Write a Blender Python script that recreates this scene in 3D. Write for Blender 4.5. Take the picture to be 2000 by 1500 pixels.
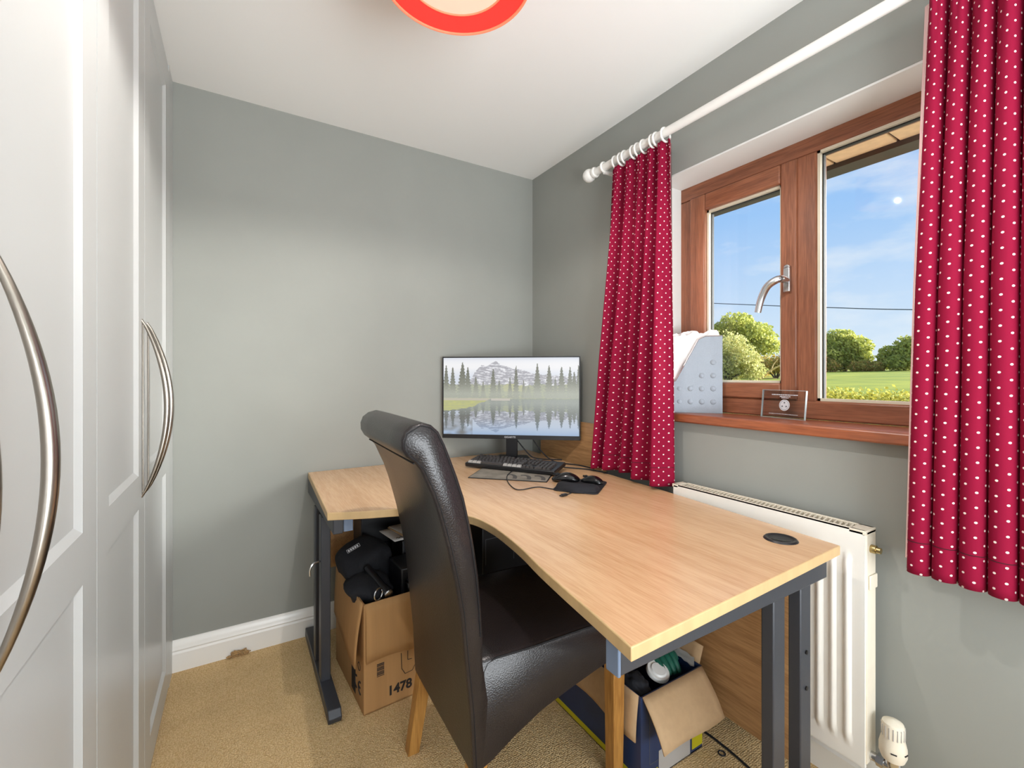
import bpy, bmesh, math, random
from mathutils import Vector, Matrix, noise as mnoise
random.seed(7)
for o in list(bpy.data.objects): bpy.data.objects.remove(o)
S = bpy.context.scene
COL = S.collection
PI = math.pi
# ------------------------------------------------------------------ camera
XR, YB, H, CZ = 1.512, 2.24, 2.36, 1.184      # right wall, back wall, ceiling height, eye height
XW = -0.224                                   # wardrobe fronts
cam_d = bpy.data.cameras.new('camera')
cam_d.sensor_width = 36.0
cam_d.lens = 36.0 * 876 / 2000
cam_d.shift_y = -17 / 2000
cam_d.clip_start = 0.02
cam_d.clip_end = 800
cam = bpy.data.objects.new('camera', cam_d); COL.objects.link(cam)
cam.location = (0, 0, CZ)
cam.rotation_euler = (PI / 2, 0, -math.radians(31.4))
S.camera = cam
# ------------------------------------------------------------------ view
S.view_settings.view_transform = 'Standard'
S.view_settings.look = 'None'
S.view_settings.gamma = 1.0
S.view_settings.use_curve_mapping = False
S.view_settings.exposure = 0.70
# ------------------------------------------------------------------ sky
W = bpy.data.worlds.new('sky'); S.world = W
W.use_nodes = True
wn, wl = W.node_tree.nodes, W.node_tree.links
wn.clear()
w_out = wn.new('ShaderNodeOutputWorld'); w_bg = wn.new('ShaderNodeBackground')
w_tc = wn.new('ShaderNodeTexCoord'); w_sep = wn.new('ShaderNodeSeparateXYZ')
wl.new(w_tc.outputs['Generated'], w_sep.inputs[0])
w_ramp = wn.new('ShaderNodeValToRGB')
e = w_ramp.color_ramp.elements
e[0].position = 0.0; e[0].color = (0.80, 0.90, 1.0, 1)
e[1].position = 0.75; e[1].color = (0.16, 0.36, 0.80, 1)
k = e.new(0.30); k.color = (0.36, 0.60, 0.98, 1)
wl.new(w_sep.outputs[2], w_ramp.inputs[0])
w_map = wn.new('ShaderNodeMapping'); w_map.inputs['Scale'].default_value = (1.0, 1.0, 3.2)
wl.new(w_tc.outputs['Generated'], w_map.inputs[0])
w_no = wn.new('ShaderNodeTexNoise'); w_no.inputs['Scale'].default_value = 3.2
w_no.inputs['Detail'].default_value = 7; w_no.inputs['Roughness'].default_value = 0.58
wl.new(w_map.outputs[0], w_no.inputs['Vector'])
w_cr = wn.new('ShaderNodeValToRGB')
w_cr.color_ramp.elements[0].position = 0.46; w_cr.color_ramp.elements[1].position = 0.70
wl.new(w_no.outputs[0], w_cr.inputs[0])
w_mul = wn.new('ShaderNodeMath'); w_mul.operation = 'MULTIPLY'; w_mul.inputs[1].default_value = 0.85
wl.new(w_cr.outputs[0], w_mul.inputs[0])
w_mix = wn.new('ShaderNodeMix'); w_mix.data_type = 'RGBA'
wl.new(w_mul.outputs[0], w_mix.inputs[0]); wl.new(w_ramp.outputs[0], w_mix.inputs[6])
w_mix.inputs[7].default_value = (0.95, 0.97, 1.0, 1)
wl.new(w_mix.outputs[2], w_bg.inputs[0]); w_bg.inputs[1].default_value = 0.62
wl.new(w_bg.outputs[0], w_out.inputs[0])
# ------------------------------------------------------------------ sun (hazy, from outside right)
sun_d = bpy.data.lights.new('sun', 'SUN'); sun_d.energy = 11.0; sun_d.angle = math.radians(44)
sun_d.color = (1.0, 0.975, 0.94)
sun = bpy.data.objects.new('sun', sun_d); COL.objects.link(sun)
sun.rotation_euler = Vector((-0.60, 0.74, -0.22)).to_track_quat('-Z', 'Y').to_euler()
sun.location = (6, -5, 6)
# added soft fill behind the camera, brightens the room; no real source there
fill_d = bpy.data.lights.new('added_fill', 'AREA'); fill_d.shape = 'RECTANGLE'
fill_d.size = 1.6; fill_d.size_y = 1.9; fill_d.energy = 92; fill_d.color = (0.90, 0.955, 1.0)
fill = bpy.data.objects.new('added_fill', fill_d); COL.objects.link(fill)
fill.location = (0.65, -1.45, 1.25)
fill.rotation_euler = Vector((0.30, 1, 1.05)).to_track_quat('-Z', 'Y').to_euler()

# ================================================================== materials
def new_mat(name):
    m = bpy.data.materials.new(name); m.use_nodes = True
    nt = m.node_tree
    return m, nt, nt.nodes['Principled BSDF']
def mat(name, col, rough=0.5, metal=0.0, var=0.0, vscale=8, bump=0.0, bscale=60, stretch=(1, 1, 1), spec=0.5, coat=0.0,
        trans=0.0, btype='noise', bdist=0.002, col2=None, detail=4, emit=None, estr=0):
    m, nt, p = new_mat(name); N, L = nt.nodes, nt.links
    p.inputs['Base Color'].default_value = (*col, 1)
    p.inputs['Roughness'].default_value = rough; p.inputs['Metallic'].default_value = metal
    p.inputs['Specular IOR Level'].default_value = spec
    p.inputs['Coat Weight'].default_value = coat
    p.inputs['Transmission Weight'].default_value = trans
    if emit: p.inputs['Emission Color'].default_value = (*emit, 1); p.inputs['Emission Strength'].default_value = estr
    if var or bump:
        tc = N.new('ShaderNodeTexCoord'); mp = N.new('ShaderNodeMapping')
        mp.inputs['Scale'].default_value = stretch; L.new(tc.outputs['Object'], mp.inputs[0])
    if var:
        no = N.new('ShaderNodeTexNoise'); no.inputs['Scale'].default_value = vscale; no.inputs['Detail'].default_value = detail
        L.new(mp.outputs[0], no.inputs['Vector'])
        r = N.new('ShaderNodeValToRGB')
        c2 = col2 or tuple(c * (1 - var) for c in col)
        r.color_ramp.elements[0].position = 0.35; r.color_ramp.elements[0].color = (*c2, 1)
        r.color_ramp.elements[1].position = 0.65; r.color_ramp.elements[1].color = (*col, 1)
        L.new(no.outputs[0], r.inputs[0]); L.new(r.outputs[0], p.inputs['Base Color'])
    if bump:
        if btype == 'voronoi':
            b = N.new('ShaderNodeTexVoronoi'); b.inputs['Scale'].default_value = bscale; out = b.outputs['Distance']
        else:
            b = N.new('ShaderNodeTexNoise'); b.inputs['Scale'].default_value = bscale; b.inputs['Detail'].default_value = 3; out = b.outputs[0]
        L.new(mp.outputs[0], b.inputs['Vector'])
        bu = N.new('ShaderNodeBump'); bu.inputs['Strength'].default_value = bump; bu.inputs['Distance'].default_value = bdist
        L.new(out, bu.inputs['Height']); L.new(bu.outputs[0], p.inputs['Normal'])
    return m
def wood(name, c1, c2, axis, rough=0.4, scale=26, coat=0.0, spec=0.5, ior=1.5):
    st = [1, 1, 1]; st['xyz'.index(axis)] = 0.06
    m, nt, p = new_mat(name); N, L = nt.nodes, nt.links
    tc = N.new('ShaderNodeTexCoord'); mp = N.new('ShaderNodeMapping'); mp.inputs['Scale'].default_value = st
    L.new(tc.outputs['Object'], mp.inputs[0])
    n1 = N.new('ShaderNodeTexNoise'); n1.inputs['Scale'].default_value = scale; n1.inputs['Detail'].default_value = 6
    n1.inputs['Roughness'].default_value = 0.65; n1.inputs['Distortion'].default_value = 0.4
    L.new(mp.outputs[0], n1.inputs['Vector'])
    n2 = N.new('ShaderNodeTexNoise'); n2.inputs['Scale'].default_value = scale * 9; n2.inputs['Detail'].default_value = 3
    L.new(mp.outputs[0], n2.inputs['Vector'])
    mx = N.new('ShaderNodeMath'); mx.operation = 'MULTIPLY_ADD'; mx.inputs[1].default_value = 0.45
    L.new(n2.outputs[0], mx.inputs[0])
    m3 = N.new('ShaderNodeMath'); m3.operation = 'MULTIPLY'; m3.inputs[1].default_value = 0.6; L.new(n1.outputs[0], m3.inputs[0])
    L.new(m3.outputs[0], mx.inputs[2])
    r = N.new('ShaderNodeValToRGB')
    r.color_ramp.elements[0].position = 0.40; r.color_ramp.elements[0].color = (*c2, 1)
    r.color_ramp.elements[1].position = 0.62; r.color_ramp.elements[1].color = (*c1, 1)
    L.new(mx.outputs[0], r.inputs[0]); L.new(r.outputs[0], p.inputs['Base Color'])
    p.inputs['Roughness'].default_value = rough; p.inputs['Coat Weight'].default_value = coat
    p.inputs['Specular IOR Level'].default_value = spec; p.inputs['IOR'].default_value = ior
    bu = N.new('ShaderNodeBump'); bu.inputs['Strength'].default_value = 0.08; bu.inputs['Distance'].default_value = 0.001
    L.new(mx.outputs[0], bu.inputs['Height']); L.new(bu.outputs[0], p.inputs['Normal'])
    return m
def srgb(r, g, b):
    f = lambda c: (c / 255 / 12.92) if c / 255 <= 0.04045 else ((c / 255 + 0.055) / 1.055) ** 2.4
    return (f(r), f(g), f(b))
MT = {}
MT['wall'] = mat('grey_wall_paint', srgb(150, 152, 146), 0.75, var=0.05, vscale=3, bump=0.12, bscale=220, bdist=0.0006)
MT['ceil'] = mat('white_ceiling_paint', srgb(243, 242, 239), 0.85, bump=0.08, bscale=120)
MT['reveal'] = mat('white_reveal_paint', srgb(226, 226, 222), 0.6, bump=0.05, bscale=120)
MT['gloss_white'] = mat('white_gloss_paint', srgb(238, 236, 231), 0.28, bump=0.04, bscale=40)
MT['wardrobe'] = mat('white_satin_lacquer', srgb(196, 198, 197), 0.33, bump=0.03, bscale=300)
MT['steel'] = mat('brushed_steel', srgb(168, 160, 150), 0.28, 1.0, var=0.12, vscale=120, stretch=(1, 1, .05))
MT['chrome'] = mat('chrome', (0.66, 0.67, 0.69), 0.24, 1.0, var=0.05)
MT['brass'] = mat('dull_brass', srgb(190, 170, 120), 0.3, 1.0, var=0.1)
MT['rad'] = mat('radiator_white_enamel', srgb(236, 233, 226), 0.32, var=0.02, vscale=10)
MT['radcream'] = mat('aged_cream_plastic', srgb(232, 222, 203), 0.4, var=0.06, vscale=20)
MT['beech'] = wood('beech_laminate', srgb(220, 180, 138), srgb(202, 158, 114), 'y', 0.27, spec=0.6, ior=1.8)
MT['beech_edge'] = mat('beech_edge_band', srgb(204, 172, 124), 0.4, var=0.12, vscale=30, stretch=(1, 1, .3))
MT['beech_panel'] = wood('beech_panel', srgb(196, 152, 104), srgb(160, 118, 76), 'y', 0.45)
MT['metal_dark'] = mat('charcoal_powder_coat', srgb(58, 60, 66), 0.42, 0.1, bump=0.05, bscale=400)
MT['metal_cap'] = mat('blue_grey_end_cap', srgb(112, 128, 152), 0.4, var=0.1)
MT['black_plastic'] = mat('black_plastic', srgb(26, 26, 29), 0.38, bump=0.03, bscale=300)
MT['black_rubber'] = mat('black_rubber', srgb(24, 25, 30), 0.7, bump=0.1, bscale=300)
MT['black_cloth'] = mat('black_cloth', srgb(26, 27, 34), 0.85, var=0.3, bump=0.4, bscale=120, bdist=0.003)
MT['black_gloss'] = mat('black_gloss', srgb(18, 18, 20), 0.15, var=0.1)
MT['leather'] = mat('dark_brown_leather', srgb(36, 31, 32), 0.31, var=0.25, vscale=9, bump=0.28, bscale=260, btype='voronoi', bdist=0.0012)
MT['stitch'] = mat('dark_stitching', srgb(14, 13, 16), 0.8, var=0.1)
MT['leg_wood'] = wood('oak_chair_leg', srgb(188, 138, 72), srgb(146, 98, 44), 'z', 0.4)
MT['upvc'] = wood('woodgrain_window_frame', srgb(150, 94, 66), srgb(114, 68, 46), 'z', 0.34)
MT['upvc_h'] = wood('woodgrain_window_rail', srgb(150, 94, 66), srgb(114, 68, 46), 'y', 0.34)
MT['sill'] = wood('varnished_sill', srgb(160, 88, 52), srgb(112, 56, 32), 'y', 0.38, spec=1.0)
MT['bead'] = mat('pale_glazing_bead', srgb(214, 206, 184), 0.4, var=0.05)
MT['bead_dark'] = mat('dark_gasket', srgb(40, 42, 44), 0.6, var=0.1)
MT['card'] = mat('brown_cardboard', srgb(182, 138, 88), 0.8, var=0.08, vscale=60, stretch=(1, 1, .05), bump=0.2, bscale=90)
MT['card_in'] = mat('pale_cardboard', srgb(190, 158, 120), 0.8, var=0.06, vscale=60, bump=0.2, bscale=90)
MT['blue_card'] = mat('blue_printed_card', srgb(38, 58, 98), 0.4, var=0.12, vscale=20)
MT['yellow'] = mat('yellow_print', srgb(206, 196, 30), 0.5, var=0.08)
MT['ink'] = mat('black_ink', srgb(36, 32, 32), 0.7, var=0.1)
MT['white_ink'] = mat('white_ink', srgb(206, 206, 210), 0.6, var=0.05)
MT['grey_ink'] = mat('grey_ink', srgb(92, 94, 100), 0.6, var=0.05)
MT['paper'] = mat('white_paper', srgb(226, 224, 222), 0.75, var=0.03, bump=0.1, bscale=30)
MT['paper_grey'] = mat('grey_paper', srgb(186, 182, 178), 0.75, var=0.05)
MT['foil'] = mat('crumpled_foil', srgb(190, 186, 176), 0.2, 1.0, bump=0.9, bscale=40, bdist=0.01, var=0.2)
MT['green_glove'] = mat('green_rubber_glove', srgb(24, 98, 80), 0.5, var=0.25, vscale=30, bump=0.3, bscale=120)
MT['navy'] = mat('navy_cloth', srgb(26, 30, 58), 0.8, var=0.2, bump=0.3, bscale=100)
MT['white_plastic'] = mat('white_plastic', srgb(232, 232, 230), 0.35, var=0.03)
MT['key'] = mat('dark_key_cap', srgb(66, 62, 61), 0.45, var=0.08)
MT['key_light'] = mat('pale_key_front', srgb(176, 172, 168), 0.45, var=0.05)
MT['mat_grey'] = mat('grey_patterned_mat', srgb(150, 142, 130), 0.8, var=0.4, vscale=14, bump=0.1, bscale=400)
MT['mat_dark'] = mat('dark_mat_print', srgb(84, 80, 78), 0.8, var=0.1)
MT['holder'] = mat('silver_mesh_metal', srgb(134, 140, 148), 0.4, 0.4, var=0.06, vscale=300, bump=0.3, bscale=700)
MT['soffit'] = mat('tan_soffit_board', srgb(240, 204, 160), 0.6, var=0.12, vscale=30)
MT['fascia'] = mat('dark_brown_fascia', srgb(58, 48, 42), 0.5, var=0.2)
MT['brick_out'] = mat('outside_brick', srgb(150, 96, 72), 0.9, var=0.3, vscale=20)
MT['bark'] = mat('bark', srgb(92, 78, 62), 0.9, var=0.3, vscale=4)
MT['deadwood'] = mat('pale_dead_wood', srgb(226, 196, 150), 0.8, var=0.2, vscale=4)
MT['wire'] = mat('dark_wire', srgb(60, 70, 88), 0.6, var=0.1)
MT['tuft'] = mat('frayed_carpet', srgb(196, 158, 108), 0.95, var=0.4, vscale=150, bump=0.8, bscale=300, bdist=0.004)
MT['screw'] = mat('dark_steel', srgb(70, 66, 66), 0.35, 1.0, var=0.1)

def carpet_mat():
    m, nt, p = new_mat('beige_loop_carpet'); N, L = nt.nodes, nt.links
    tc = N.new('ShaderNodeTexCoord')
    v = N.new('ShaderNodeTexVoronoi'); v.inputs['Scale'].default_value = 230; v.inputs['Randomness'].default_value = 0.55
    mp = N.new('ShaderNodeMapping'); mp.inputs['Scale'].default_value = (1, 0.72, 1)
    L.new(tc.outputs['Object'], mp.inputs[0]); L.new(mp.outputs[0], v.inputs['Vector'])
    n = N.new('ShaderNodeTexNoise'); n.inputs['Scale'].default_value = 5; n.inputs['Detail'].default_value = 4
    L.new(tc.outputs['Object'], n.inputs['Vector'])
    r = N.new('ShaderNodeValToRGB')
    r.color_ramp.elements[0].position = 0.05; r.color_ramp.elements[0].color = (*srgb(246, 218, 170), 1)
    r.color_ramp.elements[1].position = 0.75; r.color_ramp.elements[1].color = (*srgb(206, 171, 120), 1)
    L.new(v.outputs['Distance'], r.inputs[0])
    mx = N.new('ShaderNodeMix'); mx.data_type = 'RGBA'; mx.blend_type = 'MULTIPLY'; mx.inputs[0].default_value = 0.35
    r2 = N.new('ShaderNodeValToRGB'); r2.color_ramp.elements[0].color = (.62, .6, .58, 1); r2.color_ramp.elements[0].position = .3
    r2.color_ramp.elements[1].position = .6
    L.new(n.outputs[0], r2.inputs[0]); L.new(r.outputs[0], mx.inputs[6]); L.new(r2.outputs[0], mx.inputs[7])
    L.new(mx.outputs[2], p.inputs['Base Color']); p.inputs['Roughness'].default_value = 0.95
    p.inputs['Specular IOR Level'].default_value = 0.1
    bu = N.new('ShaderNodeBump'); bu.inputs['Strength'].default_value = 0.9; bu.inputs['Distance'].default_value = 0.004; bu.invert = True
    L.new(v.outputs['Distance'], bu.inputs['Height']); L.new(bu.outputs[0], p.inputs['Normal'])
    return m
MT['carpet'] = carpet_mat()

def cloth_mat():          # red cloth with a staggered lattice of small white dots (uv in metres)
    m, nt, p = new_mat('red_spotted_cotton'); N, L = nt.nodes, nt.links
    uv = N.new('ShaderNodeUVMap'); uv.uv_map = 'uv'
    def cell(off):
        mp = N.new('ShaderNodeMapping'); mp.inputs['Scale'].default_value = (1 / 0.036, 1 / 0.033, 1); mp.inputs['Location'].default_value = (off, off, 0)
        L.new(uv.outputs[0], mp.inputs[0])
        fr = N.new('ShaderNodeVectorMath'); fr.operation = 'FRACTION'; L.new(mp.outputs[0], fr.inputs[0])
        su = N.new('ShaderNodeVectorMath'); su.operation = 'SUBTRACT'; su.inputs[1].default_value = (.5, .5, 0); L.new(fr.outputs[0], su.inputs[0])
        le = N.new('ShaderNodeVectorMath'); le.operation = 'LENGTH'; L.new(su.outputs[0], le.inputs[0])
        lt = N.new('ShaderNodeMath'); lt.operation = 'LESS_THAN'; lt.inputs[1].default_value = 0.075; L.new(le.outputs['Value'], lt.inputs[0])
        return lt
    a, b = cell(0), cell(0.5)
    mx = N.new('ShaderNodeMath'); mx.operation = 'MAXIMUM'; L.new(a.outputs[0], mx.inputs[0]); L.new(b.outputs[0], mx.inputs[1])
    no = N.new('ShaderNodeTexNoise'); no.inputs['Scale'].default_value = 900; L.new(uv.outputs[0], no.inputs['Vector'])
    r = N.new('ShaderNodeValToRGB'); r.color_ramp.elements[0].color = (*srgb(132, 11, 46), 1); r.color_ramp.elements[1].color = (*srgb(152, 16, 57), 1)
    L.new(no.outputs[0], r.inputs[0])
    mc = N.new('ShaderNodeMix'); mc.data_type = 'RGBA'; L.new(mx.outputs[0], mc.inputs[0]); L.new(r.outputs[0], mc.inputs[6])
    mc.inputs[7].default_value = (*srgb(248, 232, 230), 1)
    L.new(mc.outputs[2], p.inputs['Base Color']); p.inputs['Roughness'].default_value = 0.85; p.inputs['Specular IOR Level'].default_value = .2
    tr = N.new('ShaderNodeBsdfTranslucent'); L.new(mc.outputs[2], tr.inputs[0])
    ms = N.new('ShaderNodeMixShader'); ms.inputs[0].default_value = 0.16
    L.new(p.outputs[0], ms.inputs[1]); L.new(tr.outputs[0], ms.inputs[2]); L.new(ms.outputs[0], N['Material Output'].inputs[0])
    return m
MT['spot'] = cloth_mat()
def lining_mat():
    m, nt, p = new_mat('pink_striped_lining'); N, L = nt.nodes, nt.links
    uv = N.new('ShaderNodeUVMap'); uv.uv_map = 'uv'
    w = N.new('ShaderNodeTexWave'); w.inputs['Scale'].default_value = 55; L.new(uv.outputs[0], w.inputs['Vector'])
    r = N.new('ShaderNodeValToRGB'); r.color_ramp.elements[0].color = (*srgb(214, 120, 130), 1); r.color_ramp.elements[1].color = (*srgb(240, 222, 216), 1)
    r.color_ramp.elements[1].position = .45
    L.new(w.outputs[0], r.inputs[0]); L.new(r.outputs[0], p.inputs['Base Color']); p.inputs['Roughness'].default_value = .9
    return m
MT['lining'] = lining_mat()
def glass_mat(name, tint=(1, 1, 1), gloss=0.06):
    m, nt, p = new_mat(name); N, L = nt.nodes, nt.links
    t = N.new('ShaderNodeBsdfTransparent'); t.inputs[0].default_value = (*tint, 1)
    g = N.new('ShaderNodeBsdfGlossy'); g.inputs['Roughness'].default_value = 0.02
    f = N.new('ShaderNodeFresnel'); f.inputs[0].default_value = 1.22
    s = N.new('ShaderNodeMixShader'); L.new(f.outputs[0], s.inputs[0]); L.new(t.outputs[0], s.inputs[1]); L.new(g.outputs[0], s.inputs[2])
    L.new(s.outputs[0], N['Material Output'].inputs[0])
    return m
MT['glass'] = glass_mat('window_glass', (0.97, 0.985, 0.98))
MT['acrylic'] = glass_mat('clear_acrylic', (0.95, 0.965, 0.97))
MT['acrylic_edge'] = mat('bright_acrylic_edge', srgb(214, 232, 236), 0.2, var=0.05)
def leaf_mat(name, c1, c2, c3):
    m, nt, p = new_mat(name); N, L = nt.nodes, nt.links
    g = N.new('ShaderNodeNewGeometry')
    r = N.new('ShaderNodeValToRGB')
    el = r.color_ramp.elements; el[0].color = (*c1, 1); el[1].color = (*c3, 1); kk = el.new(.5); kk.color = (*c2, 1)
    L.new(g.outputs['Random Per Island'], r.inputs[0]); L.new(r.outputs[0], p.inputs['Base Color']); p.inputs['Roughness'].default_value = .7
    tr = N.new('ShaderNodeBsdfTranslucent'); L.new(r.outputs[0], tr.inputs[0])
    ms = N.new('ShaderNodeMixShader'); ms.inputs[0].default_value = 0.4
    L.new(p.outputs[0], ms.inputs[1]); L.new(tr.outputs[0], ms.inputs[2]); L.new(ms.outputs[0], N['Material Output'].inputs[0])
    return m
MT['leaf_oak'] = leaf_mat('oak_leaves', srgb(146, 156, 76), srgb(190, 194, 100), srgb(226, 220, 122))
MT['leaf_pale'] = leaf_mat('pale_willow_leaves', srgb(170, 172, 104), srgb(202, 200, 128), srgb(228, 216, 150))
MT['leaf_autumn'] = leaf_mat('autumn_leaves', srgb(158, 164, 80), srgb(204, 188, 96), srgb(222, 176, 108))
MT['leaf_hedge'] = leaf_mat('hedge_leaves', srgb(150, 150, 60), srgb(206, 196, 84), srgb(236, 222, 112))
MT['grass'] = mat('meadow_grass', srgb(160, 162, 34), 0.95, var=0.3, vscale=.35, col2=srgb(126, 140, 24), detail=8, bump=0.3, bscale=9)

# ================================================================== mesh kit (world coordinates)
LOC = {}
def box(x0, x1, y0, y1, z0, z1):
    v = [(x, y, z) for x in (x0, x1) for y in (y0, y1) for z in (z0, z1)]
    f = [(0, 1, 3, 2), (4, 6, 7, 5), (0, 4, 5, 1), (2, 3, 7, 6), (0, 2, 6, 4), (1, 5, 7, 3)]
    return v, f
def J(*ps):
    V, F = [], []
    for v, f in ps:
        n = len(V); V += [tuple(q) for q in v]; F += [tuple(i + n for i in q) for q in f]
    return V, F
def X(p, M): return [tuple(M @ Vector(q)) for q in p[0]], p[1]
def frame(o, ex, ey=None):
    """matrix with x axis = ex (horizontal), z up, origin o"""
    ex = Vector(ex).normalized(); ez = Vector((0, 0, 1)); ey = ez.cross(ex)
    return Matrix(((ex.x, ey.x, ez.x, o[0]), (ex.y, ey.y, ez.y, o[1]), (ex.z, ey.z, ez.z, o[2]), (0, 0, 0, 1)))
def prism(poly, a, b, axis='z'):
    mk = {'z': lambda p, t: (p[0], p[1], t), 'y': lambda p, t: (p[0], t, p[1]), 'x': lambda p, t: (t, p[0], p[1])}[axis]
    n = len(poly)
    V = [mk(p, a) for p in poly] + [mk(p, b) for p in poly]
    F = [tuple(range(n))[::-1], tuple(range(n, 2 * n))] + [(i, (i + 1) % n, n + (i + 1) % n, n + i) for i in range(n)]
    return V, F
def tube(pts, r, n=10, caps=True, sq=None):
    pts = [Vector(p) for p in pts]; V, F = [], []
    rr = r if isinstance(r, (list, tuple)) else [r] * len(pts)
    up = Vector((0, 0, 1)); prev = None
    for i, p in enumerate(pts):
        t = (pts[min(i + 1, len(pts) - 1)] - pts[max(i - 1, 0)]).normalized()
        a = (prev - t * prev.dot(t)) if prev is not None else t.cross(up if abs(t.z) < .95 else Vector((1, 0, 0)))
        a.normalize(); b = t.cross(a); prev = a
        for j in range(n):
            an = 2 * PI * j / n
            V.append(tuple(p + (a * math.cos(an) * (sq[0] if sq else 1) + b * math.sin(an) * (sq[1] if sq else 1)) * rr[i]))
    for i in range(len(pts) - 1):
        for j in range(n):
            F.append((i * n + j, i * n + (j + 1) % n, (i + 1) * n + (j + 1) % n, (i + 1) * n + j))
    if caps: F += [tuple(range(n))[::-1], tuple(range((len(pts) - 1) * n, len(pts) * n))]
    return V, F
def lathe(prof, o, axis='z', n=32, M=None, caps=True):
    V, F = [], []
    for r, h in prof:
        for j in range(n):
            a = 2 * PI * j / n; c, s = r * math.cos(a), r * math.sin(a)
            q = {'z': (c, s, h), 'y': (c, h, s), 'x': (h, c, s)}[axis]
            if M is not None: q = tuple(M @ Vector(q))
            V.append((q[0] + o[0], q[1] + o[1], q[2] + o[2]))
    for i in range(len(prof) - 1):
        for j in range(n): F.append((i * n + j, i * n + (j + 1) % n, (i + 1) * n + (j + 1) % n, (i + 1) * n + j))
    if caps and prof[0][0] > 1e-6: F.append(tuple(range(n))[::-1])
    if caps and prof[-1][0] > 1e-6: F.append(tuple(range((len(prof) - 1) * n, len(prof) * n)))
    return V, F
def torus(o, R, r, axis, n=20, m=8):
    pts = []
    V, F = [], []
    for i in range(n):
        a = 2 * PI * i / n
        for j in range(m):
            b = 2 * PI * j / m; q = (R + r * math.cos(b)); w = r * math.sin(b)
            c = {'y': (q * math.cos(a), w, q * math.sin(a)), 'z': (q * math.cos(a), q * math.sin(a), w), 'x': (w, q * math.cos(a), q * math.sin(a))}[axis]
            V.append((o[0] + c[0], o[1] + c[1], o[2] + c[2]))
    for i in range(n):
        for j in range(m): F.append((i * m + j, i * m + (j + 1) % m, ((i + 1) % n) * m + (j + 1) % m, ((i + 1) % n) * m + j))
    return V, F
def grid(fn, nu, nv):
    V = [fn(i / nu, j / nv) for j in range(nv + 1) for i in range(nu + 1)]
    F = [(j * (nu + 1) + i, j * (nu + 1) + i + 1, (j + 1) * (nu + 1) + i + 1, (j + 1) * (nu + 1) + i) for j in range(nv) for i in range(nu)]
    return V, F
def blob(c, r, seed=0, amp=.25, sub=3, freq=1.6, q=1.0):
    bm = bmesh.new(); bmesh.ops.create_icosphere(bm, subdivisions=sub, radius=1)
    V = []
    for v in bm.verts:
        k = Vector([math.copysign(abs(a) ** q, a) for a in v.co]); d = 1 + amp * mnoise.noise(v.co * freq + Vector((seed * 7.1, seed * 3.3, seed)))
        V.append((c[0] + k.x * r[0] * d, c[1] + k.y * r[1] * d, c[2] + k.z * r[2] * d))
    bm.verts.index_update(); F = [tuple(v.index for v in f.verts) for f in bm.faces]; bm.free()
    return V, F
def crom(pts, n=8, closed=False):
    P = [Vector(p) for p in pts]; out = []
    for i in range(len(P) - 1):
        p0, p1, p2, p3 = P[max(i - 1, 0)], P[i], P[i + 1], P[min(i + 2, len(P) - 1)]
        for k in range(n):
            t = k / n
            out.append(0.5 * ((2 * p1) + (p2 - p0) * t + (2 * p0 - 5 * p1 + 4 * p2 - p3) * t * t + (3 * p1 - p0 - 3 * p2 + p3) * t ** 3))
    out.append(P[-1]); return out
def mk(name, g, m, parent=None, smooth=False, bevel=0, seg=2, uv=None, auto=40):
    V, F = g
    if parent is not None: o = LOC[parent]
    else:
        xs, ys, zs = zip(*V); o = Vector(((min(xs) + max(xs)) / 2, (min(ys) + max(ys)) / 2, min(zs)))
    me = bpy.data.meshes.new(name); me.from_pydata([(v[0] - o[0], v[1] - o[1], v[2] - o[2]) for v in V], [], F); me.update()
    bm = bmesh.new(); bm.from_mesh(me); bmesh.ops.recalc_face_normals(bm, faces=bm.faces); bm.to_mesh(me); bm.free()
    me.materials.append(MT[m] if isinstance(m, str) else m)
    ob = bpy.data.objects.new(name, me); COL.objects.link(ob)
    if parent is not None: ob.parent = parent; LOC[ob] = o
    else: ob.location = o; LOC[ob] = o
    if uv:
        l = me.uv_layers.new(name='uv')
        for lp in me.loops: l.data[lp.index].uv = uv[lp.vertex_index]
    if smooth:
        for p in me.polygons: p.use_smooth = True
        if auto and auto < 180: me.set_sharp_from_angle(angle=math.radians(auto))
    if bevel:
        b = ob.modifiers.new('bevel', 'BEVEL'); b.width = bevel; b.segments = seg; b.limit_method = 'ANGLE'; b.angle_limit = math.radians(40)
        for p in me.polygons: p.use_smooth = True
        me.set_sharp_from_angle(angle=math.radians(40))
    return ob
def tag(o, label, cat, group=None, kind=None):
    o['label'] = label; o['category'] = cat
    if group: o['group'] = group
    if kind: o['kind'] = kind
    return o
def thing(name, loc, label, cat, group=None):
    o = bpy.data.objects.new(name, None); COL.objects.link(o); o.location = loc; o.empty_display_size = .05
    LOC[o] = Vector(loc); tag(o, label, cat, group)
    return o
def struct(o, label, cat):
    o['kind'] = 'structure'; o['label'] = label; o['category'] = cat; return o
def text(name, body, size, M, m, parent, extrude=0.0002, align='CENTER', shear=0, bold=0):
    cu = bpy.data.curves.new('t', 'FONT'); cu.body = body; cu.size = size; cu.extrude = extrude; cu.align_x = align; cu.align_y = 'CENTER'; cu.shear = shear; cu.offset = bold
    to = bpy.data.objects.new('t', cu); COL.objects.link(to)
    bpy.context.view_layer.update()
    me = bpy.data.meshes.new_from_object(to); bpy.data.objects.remove(to)
    V = [tuple(M @ v.co) for v in me.vertices]; F = [tuple(p.vertices) for p in me.polygons]; bpy.data.meshes.remove(me)
    return mk(name, (V, F), m, parent)
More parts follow.
